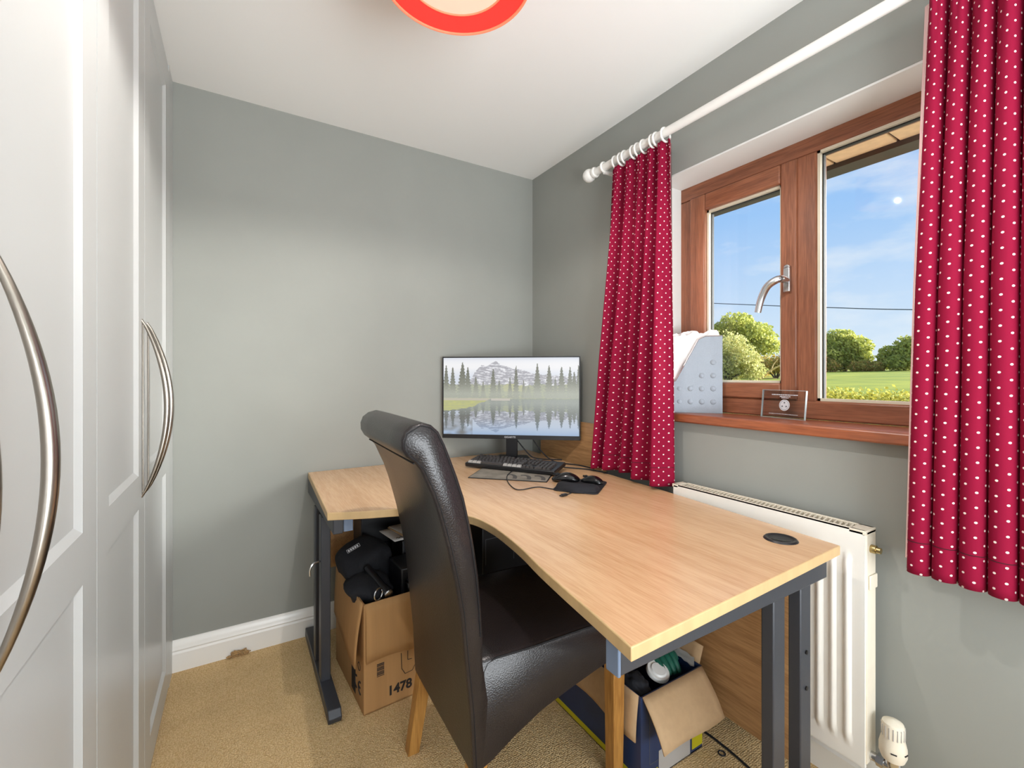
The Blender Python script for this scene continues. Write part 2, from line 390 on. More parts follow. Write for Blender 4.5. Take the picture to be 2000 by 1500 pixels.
def plane_frame(o, ex, ez):
    """text plane: x along ex, y (text up) along ez"""
    ex = Vector(ex).normalized(); ez = Vector(ez); ez = (ez - ex * ez.dot(ex)).normalized(); n = ex.cross(ez)
    return Matrix(((ex.x, ez.x, n.x, o[0]), (ex.y, ez.y, n.y, o[1]), (ex.z, ez.z, n.z, o[2]), (0, 0, 0, 1)))

# ================================================================== room shell
Y0 = -1.6; XL = -0.86; XO = 1.80
WY0, WY1, WZ0, WZ1 = 0.02, 1.30, 1.0, 2.0       # window opening
def quadbox(name, *a, m='wall', label='', cat='wall'): return struct(mk(name, box(*a), m), label, cat)
quadbox('floor', XL, XO, Y0 - .1, YB + .1, -.1, 0, m='carpet', label='beige loop pile carpet over the whole floor', cat='carpet')
quadbox('ceiling', XL, XO, Y0 - .1, YB + .1, H, H + .1, m='ceil', label='plain white painted ceiling', cat='ceiling')
quadbox('wall_back', XL, XO, YB, YB + .12, 0, H, label='grey painted wall behind the monitor and wardrobe', cat='wall')
quadbox('wall_left', XL - .1, XL, Y0, YB, 0, H, label='grey wall hidden behind the fitted wardrobe', cat='wall')
quadbox('wall_front', XL, XO, Y0 - .1, Y0, 0, H, label='grey wall behind the photographer', cat='wall')
wr = J(box(XR, XO, Y0, WY0, 0, H), box(XR, XO, WY1, YB, 0, H), box(XR, XO, WY0, WY1, 0, WZ0), box(XR, XO, WY0, WY1, WZ1, H))
struct(mk('wall_right', wr, 'wall'), 'grey painted wall with the window and radiator', 'wall')
# white reveal lining of the window opening
rv = J(box(XR + .0, 1.66, WY0, WY1, WZ1 - .006, WZ1 + .0005), box(XR + .0, 1.66, WY1 - .006, WY1 + .0005, WZ0, WZ1), box(XR, 1.66, WY0 - .0005, WY0 + .006, WZ0, WZ1))
struct(mk('trim_1', rv, 'reveal'), 'white painted plaster reveal around the window', 'reveal')
# baseboards: moulded profile (offset from wall, z)
BP = [(0, 0), (.018, 0), (.018, .072), (.014, .080), (.016, .086), (.012, .098), (.009, .112), (.004, .120), (0, .122)]
struct(mk('baseboard_back', prism([(YB - a, z) for a, z in BP], XW, XR, 'x'), 'gloss_white', smooth=True, auto=25), 'white gloss moulded baseboard along the back wall', 'baseboard')
struct(mk('baseboard_right', prism([(XR - a, z) for a, z in BP], Y0, YB - .02, 'y'), 'gloss_white', smooth=True, auto=25), 'white gloss moulded baseboard under the radiator', 'baseboard')
# ------------------------------------------------------------------ window
win = mk('window_1', box(1.66, 1.73, WY0, WY1, WZ1 - .062, WZ1), 'upvc_h', bevel=.004)
struct(win, 'brown woodgrain window frame with opening left casement and fixed right pane', 'window')
MUL0, MUL1 = .752, .822
for nm, a in (('frame_jamb', (1.66, 1.73, WY1 - .062, WY1, 1.034, WZ1 - .062)), ('frame_jamb', (1.66, 1.73, WY0, WY0 + .05, 1.034, WZ1 - .062)),
              ('mullion', (1.655, 1.73, MUL0, MUL1, 1.09, WZ1 - .062))):
    mk(nm, box(*a), 'upvc', win, bevel=.006)
mk('bottom_rail', box(1.655, 1.73, WY0 + .05, WY1 - .062, 1.034, 1.098), 'upvc_h', win, bevel=.006)
# opening casement
sy0, sy1, sz0, sz1 = MUL1 - .012, 1.240, 1.098, 1.935
cas = mk('casement', J(box(1.645, 1.70, sy0, sy0 + .055, sz0, sz1), box(1.645, 1.70, sy1 - .072, sy1, sz0, sz1)), 'upvc', win, bevel=.006)
mk('casement_rail', box(1.645, 1.70, sy0 + .055, sy1 - .072, sz1 - .068, sz1), 'upvc_h', cas, bevel=.006)
mk('casement_rail', box(1.645, 1.70, sy0 + .055, sy1 - .072, sz0, sz0 + .058), 'upvc_h', cas, bevel=.006)
gy0, gy1, gz0, gz1 = sy0 + .055, sy1 - .072, sz0 + .058, sz1 - .068
def bead(y0, y1, z0, z1, par):
    t = .009
    mk('glazing_bead', J(box(1.662, 1.676, y0, y0 + t, z0, z1), box(1.662, 1.676, y1 - t, y1, z0, z1), box(1.662, 1.676, y0, y1, z0, z0 + t), box(1.662, 1.676, y0, y1, z1 - t, z1)), 'bead', par)
    t2 = .013
    mk('gasket', J(box(1.676, 1.690, y0, y0 + t2, z0, z1), box(1.676, 1.690, y1 - t2, y1, z0, z1), box(1.676, 1.690, y0, y1, z1 - t2, z1)), 'bead_dark', par)
bead(gy0, gy1, gz0, gz1, cas)
mk('pane', box(1.678, 1.682, gy0, gy1, gz0, gz1), 'glass', cas)
fy0, fy1, fz0, fz1 = WY0 + .05, MUL0, 1.098, WZ1 - .062
bead(fy0, fy1, fz0, fz1, win)
mk('pane', box(1.678, 1.682, fy0, fy1, fz0, fz1), 'glass', win)
# espagnolette handle: back plate + cranked lever
hp = mk('handle', J(box(1.631, 1.645, .826, .848, 1.475, 1.560), prism([(.826 + .011 * (1 + math.cos(a)), 1.56 + .011 * math.sin(a)) for a in [PI * i / 8 for i in range(9)]], 1.631, 1.645, 'x')), 'chrome', cas, bevel=.003)
lev = crom([(1.632, .837, 1.515), (1.602, .838, 1.517), (1.586, .850, 1.512), (1.582, .876, 1.494), (1.584, .898, 1.455), (1.584, .910, 1.408)], 6)
mk('lever', tube(lev, [.011 + .002 * math.sin(PI * i / (len(lev) - 1)) for i in range(len(lev))], 10), 'chrome', hp, smooth=True)
# wooden window sill board
sill = mk('window_sill', box(1.472, 1.66, WY0 - .04, WY1 - .03, 1.0, 1.034), 'sill', bevel=.006)
tag(sill, 'varnished reddish brown wooden sill board under the window', 'window sill')
# ------------------------------------------------------------------ outside
so = thing('roof_overhang', (2.0, .8, 2.06), 'tan soffit boards with dark gutter edge outside above the window', 'roof overhang')
for i in range(16):
    y = -1.0 + i * .21
    mk('soffit_board', box(1.80, 2.115, y + .004, y + .206, 2.062, 2.074), 'soffit', so, bevel=.003)
mk('fascia', box(2.115, 2.205, -1.2, 2.6, 2.043, 2.20), 'fascia', so)
mk('roof_slab', box(1.80, 2.2, -1.2, 2.6, 2.08, 2.4), 'fascia', so)
def gz(x): return -.15 if x < 9 else -.15 + (x - 9) / 71 * 2.0
def ground(u, v):
    x = 1.8 + 220 * u ** 2.2; y = -60 + 220 * v
    return (x, y, gz(x) + .10 * mnoise.noise(Vector((x * .08, y * .08, 0))) * min(1, x / 30) - (y - 25) * .006 * min(1, x / 60))
struct(mk('bounce_slab', box(1.81, 6.5, -8, 12, -.16, -.10), mat('pale_bounce', srgb(214, 196, 172), .95, var=.25, vscale=40)), 'unseen pale slab added along the house to bounce neutral light', 'bounce slab')  # out of view, added to keep green grass bounce off the soffit
struct(mk('ground', grid(ground, 40, 50), 'grass', smooth=True), 'sunlit bright green meadow outside the window', 'field')
def leaves(blobs, n, size, seed, flat=.7):
    rnd = random.Random(seed); V, F = [], []
    tot = sum(b[3] ** 2 for b in blobs)
    for b in blobs:
        for _ in range(int(n * b[3] ** 2 / tot)):
            while True:
                d = Vector((rnd.uniform(-1, 1), rnd.uniform(-1, 1), rnd.uniform(-1, 1)))
                if .1 < d.length < 1: break
            d = d.normalized() * (rnd.random() ** .35)
            wob = 1 + .3 * mnoise.noise(d * 2.2 + Vector((b[0], b[1], b[2])))
            c = Vector((b[0] + d.x * b[3] * wob, b[1] + d.y * b[3] * wob, b[2] + d.z * b[3] * (b[4] if len(b) > 4 else flat) * wob))
            a = Vector((rnd.gauss(0, 1), rnd.gauss(0, 1), rnd.gauss(0, 1))).normalized(); q = a.orthogonal().normalized(); w = a.cross(q)
            s = size * rnd.uniform(.6, 1.3); i = len(V)
            V += [tuple(c + q * s), tuple(c + w * s * .6), tuple(c - q * s), tuple(c - w * s * .6)]; F.append((i, i + 1, i + 2, i + 3))
    return V, F
def tree(name, base, blobs, n, size, m, label, seed, trunk_r=.35, cat='tree', group=None, flat=.7):
    t = thing(name, base, label, cat, group)
    rnd = random.Random(seed); b = Vector(base); parts = []
    for c in blobs:
        e = Vector(c[:3]); mid = b.lerp(e, .45); mid.x = b.x + (e.x - b.x) * .25; mid.y = b.y + (e.y - b.y) * .25
        parts.append(tube(crom([b - Vector((0, 0, .3)), mid, e], 4), [trunk_r * (1 - .85 * i / 8) for i in range(9)], 7))
    mk('trunk', J(*parts), 'bark', t, smooth=True)
    f = mk('foliage', leaves(blobs, n, size, seed, flat), m, t); f['kind'] = 'stuff'
    return t
G = 'trees along the far side of the meadow'
tree('oak_tree', (50, 31.5, .9), [(50, 33.8, 6.0, 2.2), (50, 31.2, 7.0, 2.2), (50, 29.0, 5.8, 2.0), (50, 27.6, 4.4, 1.4), (51, 35.6, 4.8, 2.2), (51, 38, 6, 2.6), (50, 30.6, 4.8, 1.8)], 15000, .17, 'leaf_oak',
     'tall dark green oak tree behind the pale bush in the left pane', 1, .4, group=G)
tree('willow_bush', (38, 24.6, .7), [(38, 24.3, 3.7, 1.5, 1), (38, 25.6, 3.1, 1.6, 1), (38, 23.0, 2.5, 1.4, 1), (38, 24.4, 1.9, 1.7, .8), (38, 26.8, 2.2, 1.7, 1), (38, 22.2, 1.6, 1.0, .9)], 11000, .12, 'leaf_pale',
     'pale yellow green bushy willow beside the magazine holder in the left pane', 2, .2, 'bush', G)
tree('low_shrub', (46, 24.6, .8), [(46, 25.2, 2.2, 1.4, .7), (46, 23.6, 2.3, 1.3, .8), (46, 22.2, 2.4, 1.5, .8), (47, 27, 2.0, 1.6, .8)], 6000, .13, 'leaf_autumn',
     'low olive shrub behind the fallen pale branch', 3, .12, 'shrub', G)
tree('oak_tree', (80, 32.5, 1.7), [(80, 33.0, 6.4, 2.5, .8), (80, 35.4, 5.6, 2.3, .8), (80, 31.0, 5.4, 2.2, .8), (79, 33.2, 3.8, 2.5, .8), (80, 30.6, 3.6, 1.8, .8)], 13000, .22, 'leaf_oak',
     'round green oak tree at left of the fixed right pane', 4, .45, group=G)
tree('oak_tree', (80, 24.6, 1.6), [(80, 24.0, 4.9, 2.3, .8), (80, 26.3, 4.0, 1.9, .8), (80, 21.8, 5.3, 2.4, .8), (79, 25, 3.0, 2.0, .7), (80, 27.2, 2.9, 1.2, .8), (80, 20, 4.6, 2.4, .8)], 12000, .22, 'leaf_oak',
     'broad green oak tree beside the right curtain edge', 5, .45, group=G)
tree('field_shrub', (78, 28.6, 1.6), [(78, 28.9, 2.5, 1.1, .8), (78, 27.6, 2.4, 1.0, .8), (78, 30.0, 2.4, 1.1, .8)], 3500, .17, 'leaf_autumn',
     'yellowish shrub between the two round oaks', 6, .1, 'shrub', G)
tree('field_shrub', (77, 33.6, 1.6), [(77, 34.2, 3.0, 1.5, .8), (77, 32.8, 2.6, 1.2, .8)], 3500, .17, 'leaf_autumn',
     'orange tinted shrub under the left round oak', 7, .1, 'shrub', G)
hb = [(9.3 + .15 * math.sin(i * 2.1), -1.0 + i * .27, .60, .40, .92) for i in range(26)]
hg = mk('hedge', leaves(hb, 26000, .030, 8, 1.0), 'leaf_hedge'); tag(hg, 'low clipped yellow green hedge at the edge of the meadow', 'hedge')
dbk = []
rnd = random.Random(5)
for a, b, r in (((42, 24.2, .8), (42, 21.4, 2.4), .11), ((42, 22.9, 1.5), (42, 22.3, 2.6), .06), ((42, 23.6, 1.0), (42, 25.4, 1.0), .06), ((42, 21.6, 2.3), (42, 20.3, 2.4), .09), ((42, 24.0, .8), (42, 22.4, .9), .05), ((42, 20.6, .8), (42, 20.5, 3.6), .16)):
    a, b = Vector(a), Vector(b)
    dbk.append(tube(crom([a, a.lerp(b, .5) + Vector((0, rnd.uniform(-.1, .1), rnd.uniform(-.05, .15))), b], 4), [r * (1 - .06 * i) for i in range(9)], 6))
tag(mk('fallen_branch', J(*dbk), 'deadwood', smooth=True), 'pale broken branch lying by the shrub in the meadow', 'branch')
wl_pts = [(20, 22, 6.2), (20, 13.94, 4.776), (20, 10.27, 4.14), (20, 8.93, 3.92), (20, 5.81, 3.43), (20, 0, 2.7)]
tag(mk('overhead_cable', tube(crom(wl_pts, 4), .018, 6), 'wire', smooth=True), 'thin dark overhead cable crossing the sky outside', 'cable')

# ================================================================== wardrobe
wd = thing('fitted_wardrobe', (-.53, .7, 0), 'white fitted wardrobe with shaker doors and curved steel handles', 'wardrobe')
mk('carcass', box(XL + .005, XW - .022, -.9, YB - .001, 0, H - .001), 'wardrobe', wd)
mk('filler_panel', box(XW - .022, XW, 2.128, YB - .001, 0, H - .001), 'wardrobe', wd, bevel=.001)
mk('top_filler', box(XW - .022, XW - .003, -.9, 2.128, 2.335, H - .001), 'wardrobe', wd)
def panel(y0, y1, z0, z1):
    a, b, i = XW - .0005, XW - .0085, .013
    V = [(a, y0, z0), (a, y1, z0), (a, y1, z1), (a, y0, z1), (b, y0 + i, z0 + i), (b, y1 - i, z0 + i), (b, y1 - i, z1 - i), (b, y0 + i, z1 - i)]
    return V, [(4, 5, 6, 7), (0, 1, 5, 4), (1, 2, 6, 5), (2, 3, 7, 6), (3, 0, 4, 7)]
def handle(y, par):
    n = 28; zb, zt = .852, 1.336; V = []
    pts = [(XW - .002 + .057 * math.sin(PI * i / n) ** .8, y, zb + (zt - zb) * i / n) for i in range(n + 1)]
    h = mk('handle', tube(pts, [.0045 + .0055 * math.sin(PI * i / n) for i in range(n + 1)], 12, sq=(1.0, .75)), 'steel', par, smooth=True, auto=80)
    mk('handle_rod', tube([(XW + .002, y, zb + .01), (XW + .002, y, zt - .01)], .0022, 8), 'steel', h)
st = .088
for y0, y1, side in ((-.87, -.375, 1), (-.375, .12, 1), (.12, .615, 1), (.615, 1.113, 0), (1.113, 1.61, 1), (1.61, 2.128, 0)):
    a, b = y0 + .0018, y1 - .0018
    d = mk('door', J(box(XW - .02, XW, a, a + st, .012, 2.332), box(XW - .02, XW, b - st, b, .012, 2.332), box(XW - .02, XW, a + st, b - st, .012, .11),
                     box(XW - .02, XW, a + st, b - st, .83, .918), box(XW - .02, XW, a + st, b - st, 2.235, 2.332)), 'wardrobe', wd)
    mk('door_panel', panel(a + st, b - st, .11, .83), 'wardrobe', d)
    mk('door_panel', panel(a + st, b - st, .918, 2.235), 'wardrobe', d)
    handle((b - (.094 if y1 == .615 else .04)) if side else a + .042, d)

# ================================================================== radiator
rd = thing('radiator', (1.44, .83, .12), 'white panel radiator with slotted top under the window', 'radiator')
ry0, ry1, rz0, rz1, rx0, rx1 = .525, 1.135, .145, .772, 1.408, 1.47
def rad_front(u, v):
    y = ry0 + .004 + (ry1 - ry0 - .008) * u; z = rz0 + .004 + (rz1 - rz0 - .008) * v
    k = (y - ry0 - .03) / .0345; fl = max(0, math.sin(2 * PI * k)) ** .5 if .03 < y - ry0 < ry1 - ry0 - .03 else 0
    e = min(1, max(0, (z - rz0 - .05) / .012)) * min(1, max(0, (rz1 - .075 - z) / .012))
    return (rx0 - .0075 * fl * e, y, z)
fp = grid(rad_front, 150, 40)
mk('front_panel', J(fp, box(rx0 + .002, rx0 + .012, ry0, ry1, rz0, rz1)), 'rad', rd, smooth=True)
mk('back_panel', box(rx1 - .012, rx1, ry0 + .01, ry1 - .01, rz0, rz1 - .01), 'rad', rd, bevel=.004)
for y in (ry0 - .003, ry1 - .006):
    mk('side_cover', J(box(rx0 + .008, rx1, y, y + .009, rz0 + .01, rz1 - .002)), 'radcream', rd, bevel=.002)
mk('top_grille', J(box(rx0 + .002, rx0 + .009, ry0, ry1, rz1 - .012, rz1 + .001), box(rx1 - .008, rx1, ry0, ry1, rz1 - .012, rz1 + .001),
                   box(rx0, rx1, ry0 - .003, ry0 + .035, rz1 - .01, rz1 + .001), box(rx0, rx1, ry1 - .022, ry1 + .003, rz1 - .01, rz1 + .001)), 'radcream', rd, bevel=.001)
nb = 42
for i in range(nb):
    y = ry0 + .035 + (ry1 - ry0 - .057) * (i + .5) / nb
    g = prism([(rx0 + .008, y - .008), (rx0 + .008, y - .0035), (rx1 - .007, y + .006), (rx1 - .007, y + .0015)], rz1 - .008, rz1, 'z')
    if i == 0: bar = mk('grille_bar', g, 'radcream', rd); y_first = y
    else:
        c = bar.copy(); COL.objects.link(c); c.parent = rd; c.location = (0, y - y_first, 0)
mk('convector_fins', J(*[box(rx0 + .014, rx1 - .014, ry0 + .02 + i * .02, ry0 + .024 + i * .02, rz0 + .03, rz1 - .02) for i in range(29)]), 'radcream', rd)
bv = mk('bleed_valve', lathe([(.011, 0), (.011, -.012), (.008, -.013), (.008, -.022), (.0, -.022)], (1.440, ry0 - .003, .722), 'y', 14), 'brass', rd, smooth=True)
mk('side_clip', box(1.424, 1.468, ry0 - .008, ry0 - .003, .615, .652), 'radcream', rd, bevel=.002)
# thermostatic valve
vb = mk('valve_tail', J(tube([(1.440, ry0 + .0, .172), (1.440, ry0 - .018, .172), (1.440, .478, .172)], .011, 14), lathe([(.016, 0), (.016, -.016)], (1.440, .508, .172), 'y', 6), lathe([(.013, -.05), (.013, .012), (.017, .012), (.017, .03)], (1.440, .475, .172), 'z', 16)), 'chrome', rd, smooth=True)
mk('valve_pipe', tube([(1.440, .475, .125), (1.440, .475, 0)], .008, 12), 'radcream', rd, smooth=True)
vh = mk('valve_head', lathe([(.012, .022), (.024, .026), (.029, .040), (.029, .058), (.026, .072), (.0235, .082), (.0245, .108), (.022, .118), (.012, .124), (0, .126)], (1.440, .475, .172), 'z', 28), 'radcream', rd, smooth=True)
gr = []
for k in range(18):
    a = 2 * PI * k / 18; c, s = math.cos(a), math.sin(a)
    gr.append(box(1.440 + .0242 * c - .0009, 1.440 + .0242 * c + .0009, .475 + .0242 * s - .0009, .475 + .0242 * s + .0009, .172 + .084, .172 + .112))
mk('grip_rib', J(*gr), 'paper_grey', vh)
mk('dial_mark', J(*[X(box(-.006, .006, -.001, .001, -.0015, .0015), frame((1.440 + .029 * math.cos(a), .475 + .029 * math.sin(a), .172 + .053), (-math.sin(a), math.cos(a), 0))) for a in (PI * 1.12, PI * 1.45)]), 'ink', vh)

# ================================================================== curtains and pole
PX, PZ = 1.418, 2.128
pole = thing('curtain_pole', (PX, .6, PZ), 'white wooden curtain pole with round ball ends above the window', 'curtain pole')
mk('rod', tube([(PX, 1.585, PZ), (PX, -.42, PZ)], .0165, 18), 'gloss_white', pole, smooth=True)
for y, s in ((1.585, 1), (-.42, -1)):
    mk('finial', lathe([(.0165, -.012 * s), (.023, -.010 * s), (.025, -.003 * s), (.023, .003 * s), (.0155, .006 * s), (.0155, .010 * s)] +
                       [(.031 * math.sin(t), s * (.036 - .031 * math.cos(t))) for t in [.5 + (PI - .5) * i / 10 for i in range(11)]], (PX, y, PZ), 'y', 22), 'gloss_white', pole, smooth=True)
for y in (1.52, -.36):
    mk('bracket', J(tube([(XR, y, PZ - .02), (PX, y, PZ - .022)], .009, 10), lathe([(.024, 0), (.024, -.012), (.016, -.016)], (XR, y, PZ - .02), 'x', 18), torus((PX, y, PZ), .021, .005, 'y')), 'gloss_white', pole, smooth=True)
def curtain(name, label, fn, width, nring, ys, xs, seedphase, nu=260, nv=70, ztop=2.098, zbot=.75):
    c = thing(name, (PX, sum(ys) / 2, zbot), label, 'curtain')
    V, F = grid(fn, nu, nv)
    # arc length along the middle row gives cloth coordinates
    row = [Vector(fn(i / nu, .5)) for i in range(nu + 1)]; s = [0]
    for i in range(nu): s.append(s[-1] + math.hypot(row[i + 1].x - row[i].x, row[i + 1].y - row[i].y))
    uv = [(s[i], (1 - j / nv) * (ztop - zbot)) for j in range(nv + 1) for i in range(nu + 1)]
    uv = [(s[i], (ztop - V[j * (nu + 1) + i][2])) for j in range(nv + 1) for i in range(nu + 1)]
    cl = mk('cloth', (V, F), 'spot', c, smooth=True, uv=uv, auto=0)
    sm = cl.modifiers.new('thick', 'SOLIDIFY'); sm.thickness = .0012; sm.offset = 0
    lf = lambda u, v: (lambda p: (1.4615 + .25 * (p[0] - 1.43), p[1] + .022, p[2] + (.012 if v > .97 else 0)))(fn(u, v))
    V2, F2 = grid(lf, nu, 20)
    mk('lining', (V2, F2), 'lining', c, smooth=True, uv=[(s[i] * 1.0, j / 20) for j in range(21) for i in range(nu + 1)], auto=0)
    # heading tape pleats and stitched hem line
    hem = [fn(i / nu, .945) for i in range(nu + 1)]
    mk('hem_stitch', tube([(p[0] - .0016, p[1], p[2]) for p in hem], .0007, 4), 'stitch', c)
    for i in range(nring):
        y = ys[0] + (ys[1] - ys[0]) * (i + .3 + .25 * math.sin(i * 2.3 + seedphase)) / nring
        mk('ring', torus((PX, y, PZ - .009), .0265, .0042, 'y', 22, 8), 'gloss_white', c, smooth=True)
    return c
def left_fn(u, v):
    # u 0 = edge nearest the window, 1 = edge nearest the corner
    yt = 1.160 + .315 * u
    w = u ** 1.0
    yb = 1.150 + .475 * (.36 * min(1, u / .30) + .64 * max(0, (u - .30) / .70)) if True else 0
    sm = v ** 1.25
    y = yt * (1 - sm) + yb * sm
    ph = 2 * PI * (5.6 * u + .22 * math.sin(4 * u + 1.5 * v))
    top = .5 + .5 * math.cos(PI * min(1, v / .12))
    A = .013 + .015 * min(1, v * 1.6)
    xx = 1.418 + A * math.sin(ph) * (1 + .3 * math.sin(9 * u)) + .004 * top * math.sin(3 * ph)
    big = math.exp(-((u - .17) / .13) ** 2)
    xx -= .030 * big * sm                       # big front fold swings into the room
    xx += .030 * math.exp(-((u - .345) / .040) ** 2) * min(1, v * 2)   # deep valley beside it
    y += .006 * math.sin(ph * .5 + 2 * v) * sm
    z = 2.100 + (.006 * math.sin(ph) if v < .01 else 0) - (2.100 - .752) * v
    if v > .9: z += (v - .9) / .1 * (.006 * math.sin(5 * u) + (.0 if u < .34 else .010))
    return (xx, y, z)
curtain('curtain', 'red white-spotted curtain gathered at the left of the window, touching the desk', left_fn, .3, 9, (1.168, 1.470), None, 0)
def right_fn(u, v):
    y0 = .395 + .030 * v
    y = y0 - (.50 + .06 * v) * u
    ph = 2 * PI * (12.5 * u + .10 * math.sin(5 * u + 2 * v) + .12)
    A = .014 + .012 * min(1, v * 2)
    f = 1 - 2 * abs(math.sin(ph / 2)) ** .62
    xx = 1.412 + A * f + .003 * math.sin(2.2 * ph) * (1 - min(1, v * 8)) - .008 * v
    y += .007 * math.sin(ph) * min(1, v * 2)
    z = 2.100 - (2.100 - .700) * v + (.010 * math.sin(3 * u + 1) if v > .9 else 0)
    return (xx, y, z)
curtain('curtain', 'red white-spotted curtain hanging at the right of the window', right_fn, .3, 11, (.385, -.09), None, 1, nu=300, zbot=.7)

# ================================================================== ceiling lamp
lp = thing('ceiling_lamp', (.428, .948, 2.1), 'round red fabric ceiling lamp with a cream diffuser', 'ceiling lamp')
LC = (.428, .948, 0)
MT['red_shade'] = mat('red_lampshade_fabric', srgb(232, 52, 44), 0.8, var=0.08, vscale=200, bump=0.15, bscale=500, emit=srgb(255, 50, 40), estr=.25)
MT['trim_shade'] = mat('coral_shade_trim', srgb(236, 128, 96), 0.7, var=0.08, vscale=80, emit=srgb(255, 120, 80), estr=.25)
MT['diffuser'] = mat('lit_cream_diffuser', srgb(230, 178, 156), 0.6, emit=(1.0, .60, .46), estr=.34)
mk('shade', lathe([(.1745, 2.100), (.1765, 2.103), (.172, 2.275), (.168, 2.275), (.171, 2.106), (.1745, 2.100)], LC, 'z', 72, caps=False), 'red_shade', lp, smooth=True)
mk('rim', torus((LC[0], LC[1], 2.101), .1735, .0035, 'z', 72, 8), 'trim_shade', lp, smooth=True)
mk('shade_underside', lathe([(.1735, 2.102), (.121, 2.109), (.121, 2.113), (.1735, 2.106), (.1735, 2.102)], LC, 'z', 72, caps=False), 'red_shade', lp, smooth=True)
mk('diffuser_trim', torus((LC[0], LC[1], 2.109), .1205, .0022, 'z', 64, 8), 'trim_shade', lp, smooth=True)
mk('diffuser', lathe([(.121, 2.111), (.06, 2.108), (.0, 2.107)], LC, 'z', 64, caps=False), 'diffuser', lp, smooth=True)
mk('ceiling_rose', lathe([(.05, H - .001), (.05, H - .02), (.02, H - .03), (.006, H - .03), (.006, 2.27)], LC, 'z', 24), 'white_plastic', lp, smooth=True)

bl = bpy.data.lights.new('lamp_light', 'SPOT'); bl.energy = 18; bl.spot_size = math.radians(168); bl.spot_blend = .25; bl.shadow_soft_size = .007
bl.color = (1.0, .95, .90)
blo = bpy.data.objects.new('lamp_light', bl); COL.objects.link(blo); blo.parent = lp; blo.location = (0, 0, -.005)
# ================================================================== desk
dk = thing('corner_desk', (.9, 1.4, 0), 'beech laminate corner desk with curved front and charcoal metal legs', 'desk')
DT, DB = .74, .715
front = crom([(.245, 1.544, 0), (.36, 1.497, 0), (.476, 1.455, 0), (.575, 1.36, 0), (.626, 1.263, 0), (.638, 1.17, 0), (.633, 1.08, 0), (.618, .963, 0), (.598, .86, 0), (.580, .746, 0), (.565, .64, 0), (.547, .523, 0)], 5)
outline = [(.272, 2.236)] + [(p.x, p.y) for p in front] + [(1.340, .552), (1.398, 1.15), (1.474, 2.236)]
dt = mk('desk_top', prism(outline, DB, DT), 'beech_edge', dk, bevel=.0022, seg=3)
ins = []
cxy = Vector((.95, 1.5))
def inset(poly, d):
    n = len(poly); out = []
    for i in range(n):
        a, b, c = Vector(poly[i - 1]), Vector(poly[i]), Vector(poly[(i + 1) % n])
        n1 = (b - a).normalized(); n2 = (c - b).normalized()
        m1, m2 = Vector((-n1.y, n1.x)), Vector((-n2.y, n2.x)); h = (m1 + m2).normalized()
        q = b + h * d / max(.4, h.dot(m1)); out.append((q.x, q.y))
    return out
mk('desk_surface', prism(inset(outline, .003), DT - .002, DT + .0001), 'beech', dt)
# right end frame (runs along X)
mk('end_beam', box(.572, 1.315, .572, .602, .655, DB), 'metal_dark', dk, bevel=.003)
mk('beam_cap', box(.566, .573, .571, .603, .654, DB - .001), 'metal_cap', dk, bevel=.002)
for x in (1.068, 1.190):
    mk('leg', box(x, x + .050, .576, .606, .04, .656), 'metal_dark', dk, bevel=.003)
mk('foot', prism([(.60, .002), (.595, .02), (.615, .04), (1.31, .04), (1.32, .002)], .570, .612, 'y'), 'metal_dark', dk, bevel=.003)
for x, z in ((1.215, .49), (1.215, .40)): mk('bolt', lathe([(.005, 0), (.005, -.003), (0, -.003)], (x, .576, z), 'y', 10), 'screw', dk)
# left end frame (runs along Y)
mk('end_beam', box(.268, .300, 1.575, 2.20, .655, DB), 'metal_dark', dk, bevel=.003)
mk('beam_cap', box(.300, .330, 1.566, 1.575, .662, DB - .001), 'metal_cap', dk, bevel=.002)
mk('beam_bracket', box(.296, .332, 1.575, 1.64, .662, DB), 'metal_dark', dk, bevel=.002)
for y in (1.79, 1.93):
    mk('leg', box(.262, .296, y, y + .05, .04, .656), 'metal_dark', dk, bevel=.003)
mk('foot', prism([(1.612, .004), (1.605, .022), (1.622, .046), (2.21, .046), (2.22, .004)], .258, .302, 'x'), 'metal_dark', dk, bevel=.003)
mk('foot_glide', J(lathe([(.014, 0), (.014, .006), (.005, .006), (.005, .02)], (.28, 1.65, 0), 'z', 12), lathe([(.014, 0), (.014, .006), (.005, .006), (.005, .02)], (.28, 2.17, 0), 'z', 12)), 'black_rubber', dk)
# modesty panels
mk('modesty_panel', box(1.322, 1.340, .64, 2.10, .10, DB), 'beech_panel', dk, bevel=.001)
mk('modesty_panel', box(.31, 1.322, 2.195, 2.213, .30, DB), 'beech_panel', dk, bevel=.001)
# cable grommet
gc = Matrix.Translation((1.253, .657, DT))
gm = mk('cable_grommet', lathe([(.0, .0022), (.030, .0022), (.032, .004), (.038, .0045), (.041, .002), (.042, 0)], (1.253, .657, DT), 'z', 36), 'black_plastic', dk, smooth=True)
mk('grommet_slot', X(prism([(.022 * math.cos(a) * 1.05, -.011 - .010 * math.sin(a)) for a in [PI * i / 10 for i in range(11)]], .0016, .0030), Matrix.Translation((1.253, .657, DT)) @ Matrix.Rotation(math.radians(-60), 4, 'Z')), 'black_gloss', gm)
# metal hook on the left leg
hk = crom([(.262, 1.80, .490), (.248, 1.795, .492), (.232, 1.79, .487), (.224, 1.788, .470), (.224, 1.787, .448)], 5)
tag(mk('metal_hook', tube(hk, .0035, 8), 'chrome', smooth=True), 'small curved steel hook on the left desk leg', 'hook')

